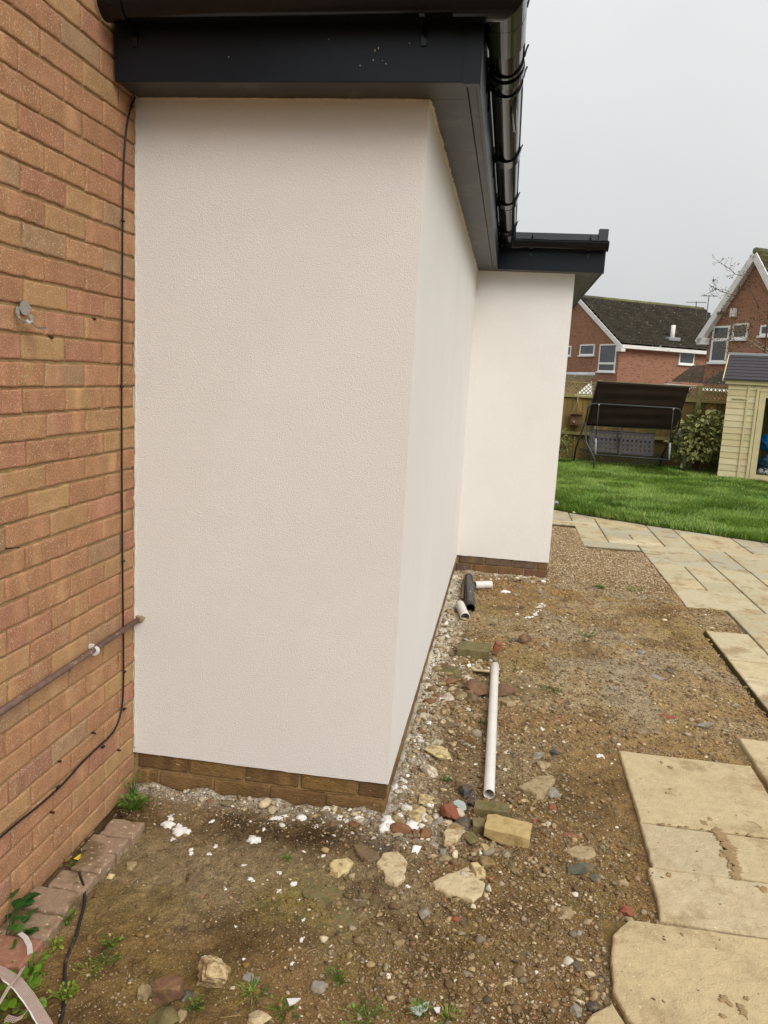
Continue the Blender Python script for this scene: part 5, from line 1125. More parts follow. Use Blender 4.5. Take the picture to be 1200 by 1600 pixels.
# low trellis panel behind the swing
tp = thing('trellis_panel', 'low dark trellis panel lying along the ground behind the swing seat', 'trellis', (2.8, 14.95, 0)); m_tr = mat('dark_trellis', srgb(86, 84, 62), n=(8, .2))
MB().box((1.95, 14.93, .30), (3.75, 14.98, .335)).box((1.95, 14.93, 0.0), (3.75, 14.98, .03)).build('frame', m_tr, tp)
mb = MB(); x = 1.70
while x < 3.75:
    for s in (0, 1):
        p0, p1 = ((x, .03), (x+.27, .30)) if not s else ((x, .30), (x+.27, .03))
        t0 = max(0, (1.95-p0[0])/.27); t1 = min(1, (3.75-p0[0])/.27)
        if t1-t0 > .05: mb.bar((p0[0]+.27*t0, 14.945+.012*s, p0[1]+(p1[1]-p0[1])*t0), (p0[0]+.27*t1, 14.945+.012*s, p0[1]+(p1[1]-p0[1])*t1), .01, .022)
    x += .09
mb.build('lattice', m_tr, tp)

# ================================================================== shrubs
m_shrub = mat('shrub_leaf', None, rough=.38, attr='Col', n=(20, .12), spec=.4, trans=.15)
m_stem = mat('shrub_stem', srgb(96, 80, 54), n=(20, .2))
def shrub(name, label, c, rad, n, L, cin, cedge, seed, low=0.0, dark=0, thin=False):
    r = random.Random(seed); t = thing(name, label, 'shrub', (c[0], c[1], 0)); mb = MB()
    for k in range(n):
        th, ph = r.uniform(0, 2*pi), math.asin(r.uniform(-.75, 1)); q = r.uniform(.45, 1)**.5; lump = .62+.62*float(vn(np.array([th*1.6]), np.array([ph*2.2]), None, seed)[0])
        d = np.array([cos(th)*cos(ph), sin(th)*cos(ph), sin(ph)]); p = np.array(c)+d*np.array(rad)*q*lump
        if p[2] < low: continue
        ang = th+r.uniform(-.8, .8); up = ph*.4+r.uniform(-.9, .3); l = L*r.uniform(.6, 1.25); v, f, e = leaf_poly(p, l, l*.55, ang, r.uniform(-.8, .8), .25, 4, up)
        b = r.uniform(.7, 1.15); ci = np.array(srgb(*r.choice(cin)))*b; ce = np.array(srgb(*r.choice(cedge)))*b; n0 = len(mb.v); mb.add(v, f)
        for i, ee in enumerate(e): mb.c[n0+i] = tuple(ce if ee else ci)
    mb.build('foliage', m_shrub, t, attr=True, smooth=False)
    for k in range(16 if not thin else 26):
        a = r.uniform(0, 2*pi); d = np.array([cos(a)*rad[0]*.7, sin(a)*rad[1]*.7, c[2]+rad[2]*r.uniform(-.2, .6)]); MB().tube([(c[0]+d[0]*.1, c[1]+d[1]*.1, 0), (c[0]+d[0]*.4, c[1]+d[1]*.4, d[2]*.5), (c[0]+d[0], c[1]+d[1], d[2])], [.012, .008, .003], 6).build('stem', m_stem, t)
    return t
SC = at(1092, 690, 14.0, 1)
shrub('variegated_shrub', 'rounded shrub with cream edged leaves between swing seat and shed', (SC[0]+.16, 14.5, .66), (.54, .45, .60), 1150, .13, ((96, 112, 54), (76, 92, 46), (118, 128, 66)), ((222, 216, 140), (198, 198, 116), (116, 128, 62), (226, 220, 160)), 3, .05)
SC2 = at(872, 700, 14.3, 1)
shrub('hedge_shrub', 'sparse twiggy light green shrub beside the extension by the fence', (SC2[0]-.1, 14.5, .42), (.50, .35, .42), 900, .05, ((118, 120, 54), (96, 104, 44), (140, 136, 70)), ((140, 140, 76), (110, 116, 56)), 4, .05, thin=True)
shrub('ivy_sprig', 'thin ivy growing up the fence post above the variegated shrub', (at(1093, 640, 15.1, 1)[0], 15.12, 1.15), (.06, .04, .28), 70, .05, ((70, 96, 40),), ((100, 120, 60),), 5)

# ================================================================== shed
m_clad = mat('pale_timber_cladding', None, rough=.8, attr='Col', n=(6, .14), stretch=(1, 1, 6), bump=.2, bs=30, bdist=.003, flecks=(14, .735, srgb(120, 96, 54)))
m_timb = mat('pale_timber', srgb(204, 190, 146), rough=.8, n=(6, .14), bump=.2, bs=30, bdist=.003)
m_felt = mat('dark_shingle', srgb(66, 62, 66), rough=.95, n=(30, .25), bump=.5, bs=90, bdist=.004)
m_felt2 = mat('grey_felt_ridge', srgb(150, 156, 156), rough=.7, n=(10, .15))
sA = at(1120, 748.5, 0.0); su = np.array([cos(radians(-17)), sin(radians(-17)), 0]); sn = np.array([su[1], -su[0], 0]); sn = sn if sn[1] < 0 else -sn; sb = -sn; ZV = np.array([0, 0, 1.])
def sh(s, b_, z): return sA+su*s+sb*b_+ZV*z
zE = hit(1137, 598, sA, sn)[2]      # eaves
zR = None
shed = thing('garden_shed', 'pale timber garden shed with dark shingle roof at the right edge', 'shed', sA)
WS, DS = 2.6, 2.0; nb = 15; bh = (zE-.06)/nb; mb = MB(); rs2 = random.Random(8)
sd0 = float(np.dot(hit(1181, 700, sA, sn)-sA, su)); print('door s', sd0, 'eaves', zE)
DZ = hit(1186, 612, sA, sn)[2]
for k in range(nb):
    z0 = .06+k*bh; c = srgb(*rs2.choice(((204, 192, 150), (210, 198, 158), (196, 182, 138), (202, 188, 144))))
    def board(s0, s1, c):
        mb.add([sh(s0, -.004, z0+.006), sh(s1, -.004, z0+.006), sh(s1, .004, z0+bh), sh(s0, .004, z0+bh), sh(s0, .02, z0), sh(s1, .02, z0), sh(s1, .02, z0+bh), sh(s0, .02, z0+bh)],
               [(0, 1, 2, 3), (4, 5, 1, 0), (3, 2, 6, 7), (0, 3, 7, 4), (1, 5, 6, 2)], c)
    board(0, .36, c); c2 = tuple(v*rs2.uniform(.93, 1.04) for v in c); board(.36, sd0-.06 if z0+bh < DZ+.05 else WS, c2)
    mb.add([sh(0, 0, z0), sh(0, DS, z0), sh(0, DS, z0+bh), sh(0, 0, z0+bh)], [(0, 1, 2, 3)], c)
mb.build('cladding', m_clad, shed, attr=True)
MB().add([sh(0.01, .021, .02), sh(sd0-.06, .021, .02), sh(sd0-.06, .021, zE), sh(.01, .021, zE)], [(0, 1, 2, 3)]).add([sh(0, DS, .02), sh(WS, DS, .02), sh(WS, DS, zE), sh(0, DS, zE)], [(0, 1, 2, 3)]).add([sh(WS, 0, .02), sh(WS, DS, .02), sh(WS, DS, zE), sh(WS, 0, zE)], [(0, 1, 2, 3)]).build('inner_wall', m_timb, shed)
MB().add([sh(.0, .0, .05), sh(WS, .0, .05), sh(WS, DS, .05), sh(0, DS, .05)], [(0, 1, 2, 3)]).build('floor_board', m_timb, shed)
MB().obox(sA, su, -sb, ZV, (.35, .004, -.04), (.385, .022, zE-.02)).build('batten', m_timb, shed)
MB().obox(sA, su, -sb, ZV, (sd0-.11, .004, -.06), (sd0-.06, .028, DZ+.06)).build('door_post', m_timb, shed)
MB().obox(sA, su, -sb, ZV, (sd0-.058, .004, DZ+.005), (WS, .028, DZ+.055)).build('door_head', m_timb, shed)
MB().obox(sA, su, -sb, ZV, (.10, .006, zE-.30), (.35, .024, zE-.275)).build('loose_batten', m_timb, shed)
MB().obox(sA, su, -sb, ZV, (-.06, .03, zE-.02), (WS+.06, .05, zE+.08)).build('fascia', m_timb, shed)
dr = MB(); dr.obox(sA, su, -sb, ZV, (sd0-.05, .004, .02), (sd0+.06, .02, DZ)); dr.obox(sA, su, -sb, ZV, (sd0+.061, .004, .02), (sd0+.90, .02, .16)); dr.obox(sA, su, -sb, ZV, (sd0+.061, .004, DZ-.11), (sd0+.90, .02, DZ)); door = dr.build('door', m_timb, shed)
m_glass = mat('window_glass', (.03, .035, .04), rough=.06, n=(0, 0), spec=.6)
m_clear = bpy.data.materials.new('clear_pane'); m_clear.use_nodes = True; b_ = m_clear.node_tree.nodes['Principled BSDF']; b_.inputs['Base Color'].default_value = (.75, .8, .8, 1); b_.inputs['Roughness'].default_value = .03; b_.inputs['Transmission Weight'].default_value = 1.0; b_.inputs['IOR'].default_value = 1.05
MB().obox(sA, su, -sb, ZV, (sd0+.062, .009, .161), (sd0+.90, .013, DZ-.111)).build('pane', m_clear, door)
# things seen through the shed window
r = random.Random(3); m_blue = mat('blue_fabric', srgb(20, 110, 178), rough=.5, n=(9, .35), col2=srgb(120, 190, 220), n2=(16, .60, .08), bump=.8, bs=14, bdist=.03)
V = rock_verts(41, 4, 0, .10)*(.95, .5, .50)+np.array([0, 0, .78]); mbq = MB().add([sA+su*(sd0+.45+v[0])+sb*(.38+v[1])+ZV*v[2] for v in V], [tuple(f) for f in ICO[4][1]]); o = mbq.build('paddling_pool', m_blue, smooth=True); tag(o, 'crumpled blue plastic sheet heaped behind the shed window', 'plastic sheet')
V = rock_verts(42, 4, 0, .10)*(.9, .4, .42)+np.array([0, 0, .36]); mbq = MB().add([sA+su*(sd0+.45+v[0])+sb*(.36+v[1])+ZV*v[2] for v in V], [tuple(f) for f in ICO[4][1]]); o = mbq.build('storage_bag', mat('dull_blue_bag', srgb(70, 98, 118), rough=.5, n=(9, .3), bump=.6, bs=14, bdist=.03), smooth=True); tag(o, 'dull blue bag on the shed floor under the blue sheet', 'bag')
V = rock_verts(43, 3, 3, .10)*(.34, .12, .15)+np.array([0, 0, .22]); mbq = MB().add([sA+su*(sd0+.24+v[0])+sb*(.12+v[1])+ZV*v[2] for v in V], [tuple(f) for f in ICO[3][1]]); o = mbq.build('striped_cloth', mat('black_white_cloth', (.7, .7, .7), col2=(.03, .03, .04), n2=(22, .5, .04), n=(5, .1)), smooth=True); tag(o, 'black and white patterned cloth low behind the shed glass', 'cloth')
# shed roof: find ridge so that it shows where the photo has it
run = .95
zR = hit(1149, 554, sA+sb*run, sn)[2]
mb = MB(); nr_ = 8; so_ = -.10
for k in range(nr_):
    t0, t1 = k/nr_, (k+1)/nr_; f0 = lambda t: (so_+(run-so_)*t, zE+.07+(zR-zE-.07)*t)
    a, b = f0(t0), f0(t1); mb.add([sh(-.10, a[0]-.004, a[1]+.010), sh(WS+.1, a[0]-.004, a[1]+.010), sh(WS+.1, b[0], b[1]), sh(-.10, b[0], b[1]), sh(-.10, a[0], a[1]-.01), sh(WS+.1, a[0], a[1]-.01), sh(WS+.1, b[0], b[1]-.01), sh(-.1, b[0], b[1]-.01)], [(0, 1, 2, 3), (4, 5, 1, 0), (7, 6, 5, 4), (4, 0, 3, 7), (5, 6, 2, 1)])
mb.build('shingle_roof', m_felt, shed)
MB().add([sh(-.1, run, zR), sh(WS+.1, run, zR), sh(WS+.1, 2*run+.15, zE+.03), sh(-.1, 2*run+.15, zE+.03)], [(0, 1, 2, 3)]).build('rear_roof', m_felt, shed)
mb = MB().obox(sA, su, sb, ZV, (-.12, run-.06, zR-.02), (WS+.12, run+.06, zR+.035)); mb.build('ridge_cap', m_felt2, shed, bevel=.01)
MB().add([sh(0, 0, zE), sh(0, run, zR-.02), sh(0, 2*run, zE)], [(0, 1, 2)]).build('gable_wall', m_timb, shed)
MB().obox(sh(-.115, so_-.01, zE+.03), su, (sh(0, run, zR)-sh(0, so_, zE+.06))/np.linalg.norm(sh(0, run, zR)-sh(0, so_, zE+.06)), ZV, (0, 0, 0), (.018, 1.16, .05)).build('bargeboard', m_timb, shed)

# ================================================================== houses beyond the fence
m_hb = mat('far_brick', srgb(158, 116, 94), rough=.95, n=(1.6, .14), col2=srgb(116, 82, 70), n2=(5, .56, .05), spec=.1, stretch=(1, 1, 3.2))
m_upvc = mat('white_window_frame', (.86, .86, .84), rough=.4, n=(0, 0))
m_fas = mat('white_fascia', (.78, .75, .71), rough=.6, n=(3, .1), col2=(.42, .36, .30), n2=(4, .6, .1))
m_tiles = mat('lichen_roof_tiles', None, rough=.95, attr='Col', n=(14, .3), flecks=(9, .685, srgb(160, 156, 140)), spec=.1)
m_house_glass = mat('house_window_glass', (.05, .06, .065), rough=.04, n=(1.5, .5), spec=.8)
m_curtain = mat('curtain', (.4, .4, .38))
def tiled(a, b, c, d, rows, cols, name, parent, tint=(84, 76, 62), seed=1, wave=.03, step=.03):
    """roof plane: a,b the eaves corners, d,c the matching ridge corners"""
    a, b, c, d = [np.array(q, float) for q in (a, b, c, d)]; nrm = np.cross(b-a, d-a); nrm /= np.linalg.norm(nrm)
    if nrm[2] < 0: nrm = -nrm
    V = []; F = []; C = []; r = np.random.default_rng(seed); cu = cols*4
    for k in range(rows):
        for e in (0, 1):
            t = (k+e)/rows; L_, R_ = a+(d-a)*t, b+(c-b)*t
            for i in range(cu+1):
                u = i/cu; w_ = wave*(.5+.5*cos(2*pi*u*cols)); V.append(L_+(R_-L_)*u+nrm*(w_+(step if e == 0 else -.004)))
        o_ = k*2*(cu+1); n_ = cu+1
        for i in range(cu): F.append((o_+i, o_+i+1, o_+n_+i+1, o_+n_+i))
        if k:
            for i in range(cu): F.append((o_-n_+i, o_-n_+i+1, o_+i+1, o_+i))
        base = np.array(srgb(*tint)); cc = base*r.uniform(.7, 1.2, (cu//4+1, 1)); cc = np.repeat(cc, 4, 0)[:cu+1]; C += [cc, cc*.92]
    return bulk(name, np.array(V), np.array([f if len(f) == 4 else f for f in F]), np.concatenate(C), m_tiles, parent, False)
def window(parent, P0, u, nrm, tl, br, split=None, vsplit=None):
    """tl,br photo pixels of the frame's outer corners on the wall plane"""
    A_, B_ = hit(*tl, P0, nrm), hit(*br, P0, nrm); s0, s1 = sorted((np.dot(A_-P0, u), np.dot(B_-P0, u))); z0, z1 = sorted((A_[2], B_[2])); P = np.array([P0[0], P0[1], 0.]); fw = .075; out_ = nrm
    w_ = MB()
    for q in ((s0, s0+fw, z0, z1), (s1-fw, s1, z0, z1)): w_.obox(P, u, out_, ZV, (q[0], .0, q[2]), (q[1], .05, q[3]))
    for q in ((s0+fw, s1-fw, z0, z0+fw), (s0+fw, s1-fw, z1-fw, z1)): w_.obox(P, u, out_, ZV, (q[0], .0, q[2]), (q[1], .049, q[3]))
    if split: zs = z0+(z1-z0)*split; w_.obox(P, u, out_, ZV, (s0+fw, 0, zs-.06), (s1-fw, .045, zs+.06))
    o = w_.build('window', m_upvc, parent)
    MB().obox(P, u, out_, ZV, (s0+fw, .002, z0+fw), (s1-fw, .012, z1-fw)).build('pane', m_house_glass, o)
    MB().obox(P, u, out_, ZV, (s0-.06, 0.0, z0-.08), (s1+.06, .12, z0-.001)).build('sill', m_upvc, o)
TH = radians(29); hu = np.array([cos(TH), sin(TH), 0]); hg = np.array([-sin(TH), cos(TH), 0]); nF = -hg; nG = -hu      # front wall normal, gable wall normal
def depth_pt(px, py, D): d = ray(px, py); return CPOS+d*D       # ray has unit forward depth
# --- first house
C1 = depth_pt(967, 560, 46.0); C1 = np.array([C1[0], C1[1], 0.])
zE1 = hit(967, 538, C1, nG)[2]; ap = hit(905, 466, C1, nG); half = np.dot(ap-C1, hg); zR1 = ap[2]
Lh = np.dot(hit(1096, 484, C1+hg*half, nF)-C1, hu)
h1 = thing('brick_house', 'two storey red brick house with long lichened roof, seen left of the others', 'house', C1)
P = lambda s, g_, z: C1+hu*s+hg*g_+ZV*(z-C1[2])
MB().add([P(0, 0, -.3), P(0, 2*half, -.3), P(0, 2*half, zE1), P(0, half, zR1-.06), P(0, 0, zE1), P(Lh, 0, -.3), P(Lh, 2*half, -.3), P(Lh, 2*half, zE1), P(Lh, half, zR1-.06), P(Lh, 0, zE1)],
         [(0, 1, 2, 3, 4), (9, 8, 7, 6, 5), (0, 4, 9, 5), (1, 6, 7, 2)]).build('wall', m_hb, h1)
sl_ = (zR1-zE1)/half; ov = .28
tiled(P(-.12, -ov, zE1-ov*sl_+.12), P(Lh+.12, -ov, zE1-ov*sl_+.12), P(Lh+.12, half, zR1+.08), P(-.12, half, zR1+.08), 14, 40, 'roof', h1, (66, 61, 53), 3, .05, .13)
tiled(P(-.12, 2*half+ov, zE1-ov*sl_+.1), P(Lh+.12, 2*half+ov, zE1-ov*sl_+.1), P(Lh+.12, half, zR1+.08), P(-.12, half, zR1+.08), 6, 20, 'roof', h1, (86, 76, 62), 4)
MB().tube([P(-.14, half, zR1+.10), P(Lh+.14, half, zR1+.10)], .13, 10).build('ridge', mat('mossy_ridge', srgb(112, 112, 72), n=(2, .3), col2=srgb(96, 90, 76), n2=(1.2, .5, .1)), h1, smooth=True)
MB().bar(P(-.15, -ov-.05, zE1-ov*sl_-.02), P(-.15, half, zR1-.03), .06, .26, (0, 0, 1)).build('bargeboard', m_fas, h1)
MB().bar(P(-.15, 2*half+ov, zE1-ov*sl_-.02), P(-.15, half, zR1-.03), .06, .26, (0, 0, 1)).build('bargeboard', m_fas, h1)
MB().bar(P(-.15, -ov-.08, zE1-.12), P(Lh+.2, -ov-.08, zE1-.12), .12, .20, (0, 0, 1)).build('gutter', m_fas, h1)
MB().obox(C1, hu, hg, ZV, (-.19, -ov-.12, zE1-.42), (.10, .12, zE1-.16)).build('eaves_box', m_fas, h1, bevel=.02)
window(h1, C1, hg, nG, (938.5, 538), (960.5, 581), .30)
window(h1, C1, hg, nG, (907.5, 538.5), (928.5, 555))
window(h1, C1, hg, nG, (886.5, 540.5), (892, 556))
window(h1, C1, hu, nF, (1062, 546), (1083, 570))
vb = hit(1050, 530, C1-hg*ov+ZV*zE1, np.cross(hu, hg*half+ZV*(zR1-zE1))); MB().tube([vb-ZV*.1, vb+ZV*.82], .13, 10).build('vent_pipe', m_fas, h1, smooth=True)
MB().obox(vb, hu, hg, ZV, (-.45, -.3, -.12), (.4, .2, .10)).build('vent_flashing', mat('lead', (.3, .3, .3)), h1, bevel=.04)
# its garage roof with white gutter
ga = depth_pt(1047, 598, 40.); gb = depth_pt(1110, 602, 41.5); gc = depth_pt(1112, 570, 45.0); gd = depth_pt(1084, 571, 44.6)
gar = thing('garage', 'low brick garage with dark hipped tiles and white gutter between the houses', 'garage', (ga[0], ga[1], 0))
tiled(ga, gb, gc, gd, 9, 12, 'roof', gar, (78, 68, 56), 8, .03, .05)
MB().bar(ga-ZV*.15-(hu*.3), gb-ZV*.18, .14, .20).build('gutter', m_fas, gar)
q1, q2 = ga.copy(), gb.copy(); MB().obox((q1[0], q1[1], 0), (q2-q1)*(1, 1, 0)/np.linalg.norm((q2-q1)[:2]), hg, ZV, (.3, .4, -.3), (np.linalg.norm((q2-q1)[:2]), 4, q1[2]-.15)).build('wall', m_hb, gar)
# lean-to left of it
la, lb = depth_pt(876, 596, 36.), depth_pt(925, 596, 36.); l1 = depth_pt(876, 586, 38.5); l2 = depth_pt(929, 586.5, 38.5)
lt = thing('lean_to', 'grey topped lean-to with white end panel showing over the fence trellis', 'lean-to', (la[0], la[1], 0))
tiled(la, lb, l2, l1, 4, 10, 'roof', lt, (96, 88, 66), 9, .02, .03)
MB().tube([l1+ZV*.03, l2+ZV*.03], .11, 8).build('ridge', mat('grey_metal', (.32, .34, .36), rough=.4, n=(4, .2)), lt, smooth=True)
e0, e1_, e2 = depth_pt(925, 596, 35.9), depth_pt(892, 622, 35.8), depth_pt(925, 622, 35.8); MB().add([e0, e1_, e2, e0+(0, .2, 0), e1_+(0, .2, 0), e2+(0, .2, 0)], [(0, 1, 2), (3, 5, 4), (0, 3, 4, 1), (0, 2, 5, 3), (1, 4, 5, 2)]).build('end_panel', m_upvc, lt)
w0, w1 = np.array((la[0], la[1]+.3, 0)), np.array((lb[0], lb[1]+.3, 0)); MB().obox(w0, (w1-w0)/np.linalg.norm(w1-w0), (0, 1, 0), ZV, (0, 0, -.3), (np.linalg.norm(w1-w0), 2.5, la[2]-.1)).build('wall', m_hb, lt)

# --- second house
C2 = depth_pt(1103, 560, 33.0); C2 = np.array([C2[0], C2[1], 0.])
zE2 = hit(1103, 520, C2, nG)[2]; ap2 = hit(1187, 398, C2, nG); half2 = np.dot(ap2-C2, -hg); zR2 = ap2[2]
h2 = thing('brick_house', 'two storey red brick house with tall white edged gable at the right edge', 'house', C2)
P2 = lambda s, g_, z: C2+hu*s-hg*g_+ZV*z; L2 = 9.0
MB().add([P2(0, 0, -.3), P2(0, 2*half2, -.3), P2(0, 2*half2, zE2), P2(0, half2, zR2-.06), P2(0, 0, zE2), P2(L2, 0, -.3), P2(L2, 2*half2, -.3), P2(L2, 2*half2, zE2), P2(L2, half2, zR2-.06), P2(L2, 0, zE2)],
         [(0, 4, 3, 2, 1), (9, 5, 6, 7, 8), (0, 5, 9, 4), (1, 2, 7, 6), ]).build('wall', m_hb, h2)
s2 = (zR2-zE2)/half2; ov2 = .30
tiled(P2(-.22, -ov2, zE2-ov2*s2+.12), P2(L2, -ov2, zE2-ov2*s2+.12), P2(L2, half2, zR2+.10), P2(-.22, half2, zR2+.10), 15, 30, 'roof', h2, (68, 62, 54), 5, .04, .09)
tiled(P2(-.22, 2*half2+ov2, zE2-ov2*s2+.12), P2(L2, 2*half2+ov2, zE2-ov2*s2+.12), P2(L2, half2, zR2+.10), P2(-.22, half2, zR2+.10), 15, 30, 'roof', h2, (96, 92, 62), 6, .04, .06)
MB().tube([P2(-.24, half2, zR2+.12), P2(L2, half2, zR2+.12)], .13, 10).build('ridge', MATS['mossy_ridge'], h2, smooth=True)
for sg in (0, 1):
    g0 = -ov2-.05 if not sg else 2*half2+ov2+.05
    MB().bar(P2(-.25, g0, zE2-ov2*s2-.02), P2(-.25, half2, zR2-.04), .06, .26, (0, 0, 1)).build('bargeboard', m_fas, h2)
    MB().bar(P2(-.12, g0*.99+(.10 if not sg else -.10), zE2-ov2*s2-.06), P2(-.12, half2, zR2-.16), .22, .03, (0, 0, 1)).build('verge_soffit', m_fas, h2)
MB().obox(C2, hu, -hg, ZV, (-.28, -ov2-.06, zE2-.50), (.0, .10, zE2-.22)).build('eaves_box', m_fas, h2, bevel=.02)
window(h2, C2, hg, nG, (1116, 510), (1135, 566), .62)
window(h2, C2, hg, nG, (1147, 506), (1168, 529))
window(h2, C2, hg, nG, (1190, 508), (1205, 524))
for px, py, w_, h_ in ((1148, 489, .26, .34),):
    p = hit(px, py, C2, nG); MB().obox(p, hg, nG, ZV, (-w_/2, 0, -h_/2), (w_/2, .14, h_/2)).build('alarm_box', m_fas, h2, bevel=.02)
p = hit(1131, 488, C2, nG); MB().tube([p, p+nG*.25, p+nG*.3+ZV*-.1], .05, 8).obox(p, hg, nG, ZV, (-.22, .12, -.08), (.22, .22, .02)).build('flood_lamp', mat('lamp_grey', (.12, .11, .1)), h2)
qa, qb = depth_pt(1094, 602, 28.), depth_pt(1150, 605, 28.5); qc, qd = depth_pt(1150, 574, 31.), depth_pt(1138, 575, 31.)
lr = thing('porch_roof_annexe', 'single storey annexe with mossy dark tiles behind the shed roof', 'annexe', (qa[0], qa[1], 0))
tiled(qa, qb, qc, qd, 8, 12, 'roof', lr, (66, 62, 52), 10, .03, .05)
MB().bar(qd+ZV*.05, qc+ZV*.05+hu*.5, .35, .10).build('lead_flashing', m_felt2, lr)
dq = (qb-qa)*(1, 1, 0); dq /= np.linalg.norm(dq); MB().obox((qa[0], qa[1], 0), dq, (0, 1, 0), ZV, (.3, .3, -.3), (3, 2.5, qa[2]-.1)).build('wall', m_hb, lr); MB().bar(qa-ZV*.12, qb-ZV*.12, .1, .12).build('gutter', m_fas, lr)

# aerials
m_al = mat('aerial_metal', (.12, .12, .12), metal=.5, rough=.5, n=(0, 0))
def aerial(px, py, top, half_w, D, label, lean=0):
    b = depth_pt(px, py, D); t = depth_pt(px+lean, top, D); L = np.linalg.norm(t-b); k = half_w/CF*D; th_ = thing('tv_aerial', label, 'aerial', b)
    MB().tube([b-ZV*.3, t], .028, 6).build('mast', m_al, th_); a = t-hu*0-ZV*.05; dx = np.array([.97, -.2, 0]); dx /= np.linalg.norm(dx)
    MB().tube([a-dx*k, a+dx*k], .02, 6).build('boom', m_al, th_); mb = MB()
    for j in range(9): q = a-dx*k+dx*2*k*(j+.5)/9; w_ = (.10+.02*j); mb.tube([q-np.array([.2, .97, 0])*w_*1.6-ZV*w_*.3, q+np.array([.2, .97, 0])*w_*1.6+ZV*w_*.3], .012, 5)
    mb.build('elements', m_al, th_)
aerial(1088, 484, 471, 15, 47, 'wide low tv aerial on the ridge of the long roofed house')
aerial(1104, 492, 461, 12, 47.5, 'taller leaning tv aerial beside the gable house eaves', 4)

# ================================================================== bare trees
m_bark = mat('pale_bark', srgb(134, 120, 98), rough=.9, n=(8, .25)); m_twig = mat('dark_twig', srgb(92, 74, 58), rough=.9, n=(8, .2)); m_dry = mat('last_leaves', None, rough=.7, attr='Col', n=(0, 0), trans=.2)
def grow(mb, p, d, L, r0, depth, rnd, tips, spread=.55, up=.12):
    n = 4; pts = [np.array(p)]; rs_ = [r0]; d = np.array(d)
    for i in range(n):
        d = d+np.array([rnd.gauss(0, .16), rnd.gauss(0, .16), rnd.gauss(0, .14)+up*.3]); d /= np.linalg.norm(d); pts.append(pts[-1]+d*L/n); rs_.append(r0*(1-.12*(i+1)))
    mb.tube(pts, rs_, 6 if r0 > .01 else 4, cap=False)
    if depth == 0: tips += pts[1:]; return
    for k in range(rnd.choice((2, 3, 3))):
        q = pts[rnd.choice((2, 3, 4, 4))]; a = np.array([rnd.gauss(0, 1), rnd.gauss(0, 1), rnd.gauss(.25, .8)]); a /= np.linalg.norm(a); nd = d+a*spread*1.5; nd /= np.linalg.norm(nd)
        grow(mb, q, nd, L*rnd.uniform(.6, .85), rs_[-1]*.66, depth-1, rnd, tips, spread, up)
def tree(name, label, base, h, limbs, seed, r0, depth, leaf=None, nleaf=0, L=.8):
    rnd = random.Random(seed); t = thing(name, label, 'tree', base); b = np.array(base, float)
    tp_ = b+(0, 0, h); MB().tube([b-(0, 0, .3), b*.5+tp_*.5+(.05, 0, 0), tp_], [r0, r0*.8, r0*.6], 10).build('trunk', m_bark, t, smooth=True); tips = []; mb = MB()
    for d in limbs: grow(mb, tp_, np.array(d)/np.linalg.norm(d), L, r0*.45, depth, rnd, tips)
    mb.build('crown', m_bark if depth < 5 else m_twig, t, smooth=True)
    if nleaf:
        mb = MB()
        for k in range(nleaf):
            q = rnd.choice(tips)+np.array([rnd.gauss(0, .05) for _ in range(3)]); l = rnd.uniform(.03, .06); v, f, e = leaf_poly(q, l, l*.6, rnd.uniform(0, 6), rnd.uniform(-1, 1), .2, 2, rnd.uniform(-1, 1)); mb.add(v, f, srgb(*rnd.choice(leaf)))
        mb.build('leaves', m_dry, t, attr=True)
    return t
tb = depth_pt(1195, 560, 22.0)
tree('bare_tree', 'nearly bare tree with twiggy crown before the right hand gable', (tb[0]+.25, tb[1], 0), 2.7, [(-.55, 0, .8), (-.15, .2, 1), (.3, -.1, 1), (-.9, .1, .55), (.7, .2, .7), (-.5, -.3, .5)], 12, .085, 4, ((112, 92, 50), (128, 110, 60), (96, 82, 44)), 1900, .72)
tb = depth_pt(1172, 500, 21.5)
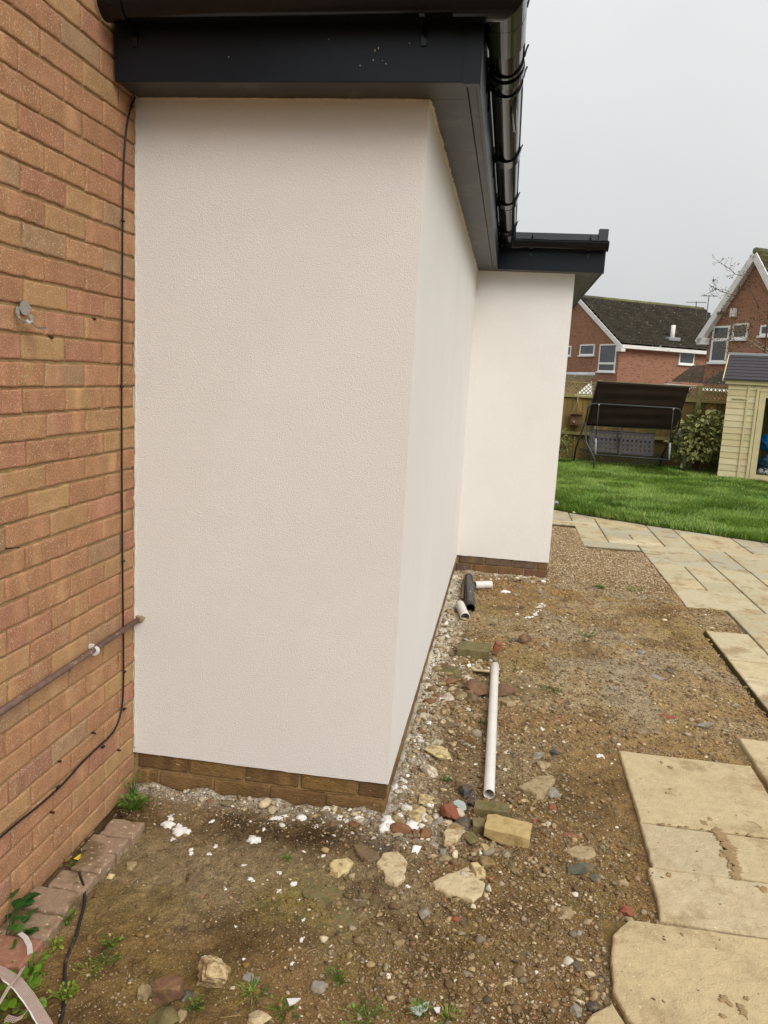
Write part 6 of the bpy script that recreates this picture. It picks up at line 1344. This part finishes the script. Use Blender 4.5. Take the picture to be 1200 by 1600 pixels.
# long thin leaders reaching left against the sky
lt2 = thing('climbing_rose', 'long bare stem with reddish tips reaching over the gable edge', 'rose', (tb[0]+.6, tb[1], 0)); mb = MB(); tips = []; rnd = random.Random(5)
Pp = [depth_pt(x, y, 21.5) for x, y in ((1203, 462), (1190, 448), (1178, 432), (1168, 425), (1158, 431), (1148, 428), (1140, 420), (1131, 414), (1124, 410))]; Pp = [np.array((tb[0]+.6, tb[1], 0)), Pp[0]]+Pp[1:]
mb.tube(Pp, [.03, .02]+[.012-.001*k for k in range(len(Pp)-2)], 6)
for i in range(3, len(Pp)):
    for k in range(3): grow(mb, Pp[i], (rnd.gauss(-.4, .5), rnd.gauss(0, .4), rnd.gauss(.3, .6)), .16, .005, 1, rnd, tips)
Pq = [depth_pt(x, y, 21.7) for x, y in ((1186, 482), (1182, 470), (1176, 458), (1170, 452), (1150, 462), (1135, 458), (1120, 452), (1110, 456))]
mb.tube(Pq, [.016, .015, .013, .011, .009, .007, .006, .004], 6)
tips2 = []
for i in range(3, len(Pq)):
    for k in range(4): grow(mb, Pq[i], (rnd.gauss(-.2, .6), rnd.gauss(0, .4), rnd.gauss(.2, .6)), .20, .005, 1, rnd, tips2)
mb.build('stems', m_twig, lt2, smooth=True); mb = MB()
for T_, cs_, nn in ((tips, ((150, 84, 84), (120, 70, 60), (140, 110, 90)), 90), (tips2, ((88, 84, 56), (70, 66, 48)), 190)):
    for k in range(nn): q = rnd.choice(T_); l = .045; v, f, e = leaf_poly(q, l, l*.6, rnd.uniform(0, 6), rnd.uniform(-1, 1), .2, 2, rnd.uniform(-1, 1)); mb.add(v, f, srgb(*rnd.choice(cs_)))
mb.build('leaves', m_dry, lt2, attr=True)
tb = depth_pt(975, 600, 75.0)
t = thing('bare_tree', 'bare treetop showing just above the long roof ridge', 'tree', (tb[0], tb[1], 0)); b = np.array((tb[0], tb[1], 0.)); rnd = random.Random(8); tips = []; mb = MB()
zt_ = depth_pt(975, 478, 75)[2]; MB().tube([b-(0, 0, .3), b+(0, 0, zt_-4)], [.4, .25], 8).build('trunk', m_twig, t)
for k in range(22): x = rnd.uniform(-2.4, 2.6); grow(mb, b+(x*.6, rnd.uniform(-1, 1), zt_-3.2+rnd.uniform(-.5, .5)), (x*.12+rnd.gauss(0, .1), 0, 1), 1.5, .03, 2, rnd, tips, .3, .6)
for k in range(9): x = rnd.uniform(-2, 2); mb.tube([b+(0, 0, zt_-4.2), b+(x*.6, 0, zt_-2.8)], [.1, .05], 6)
mb.build('crown', m_twig, t)
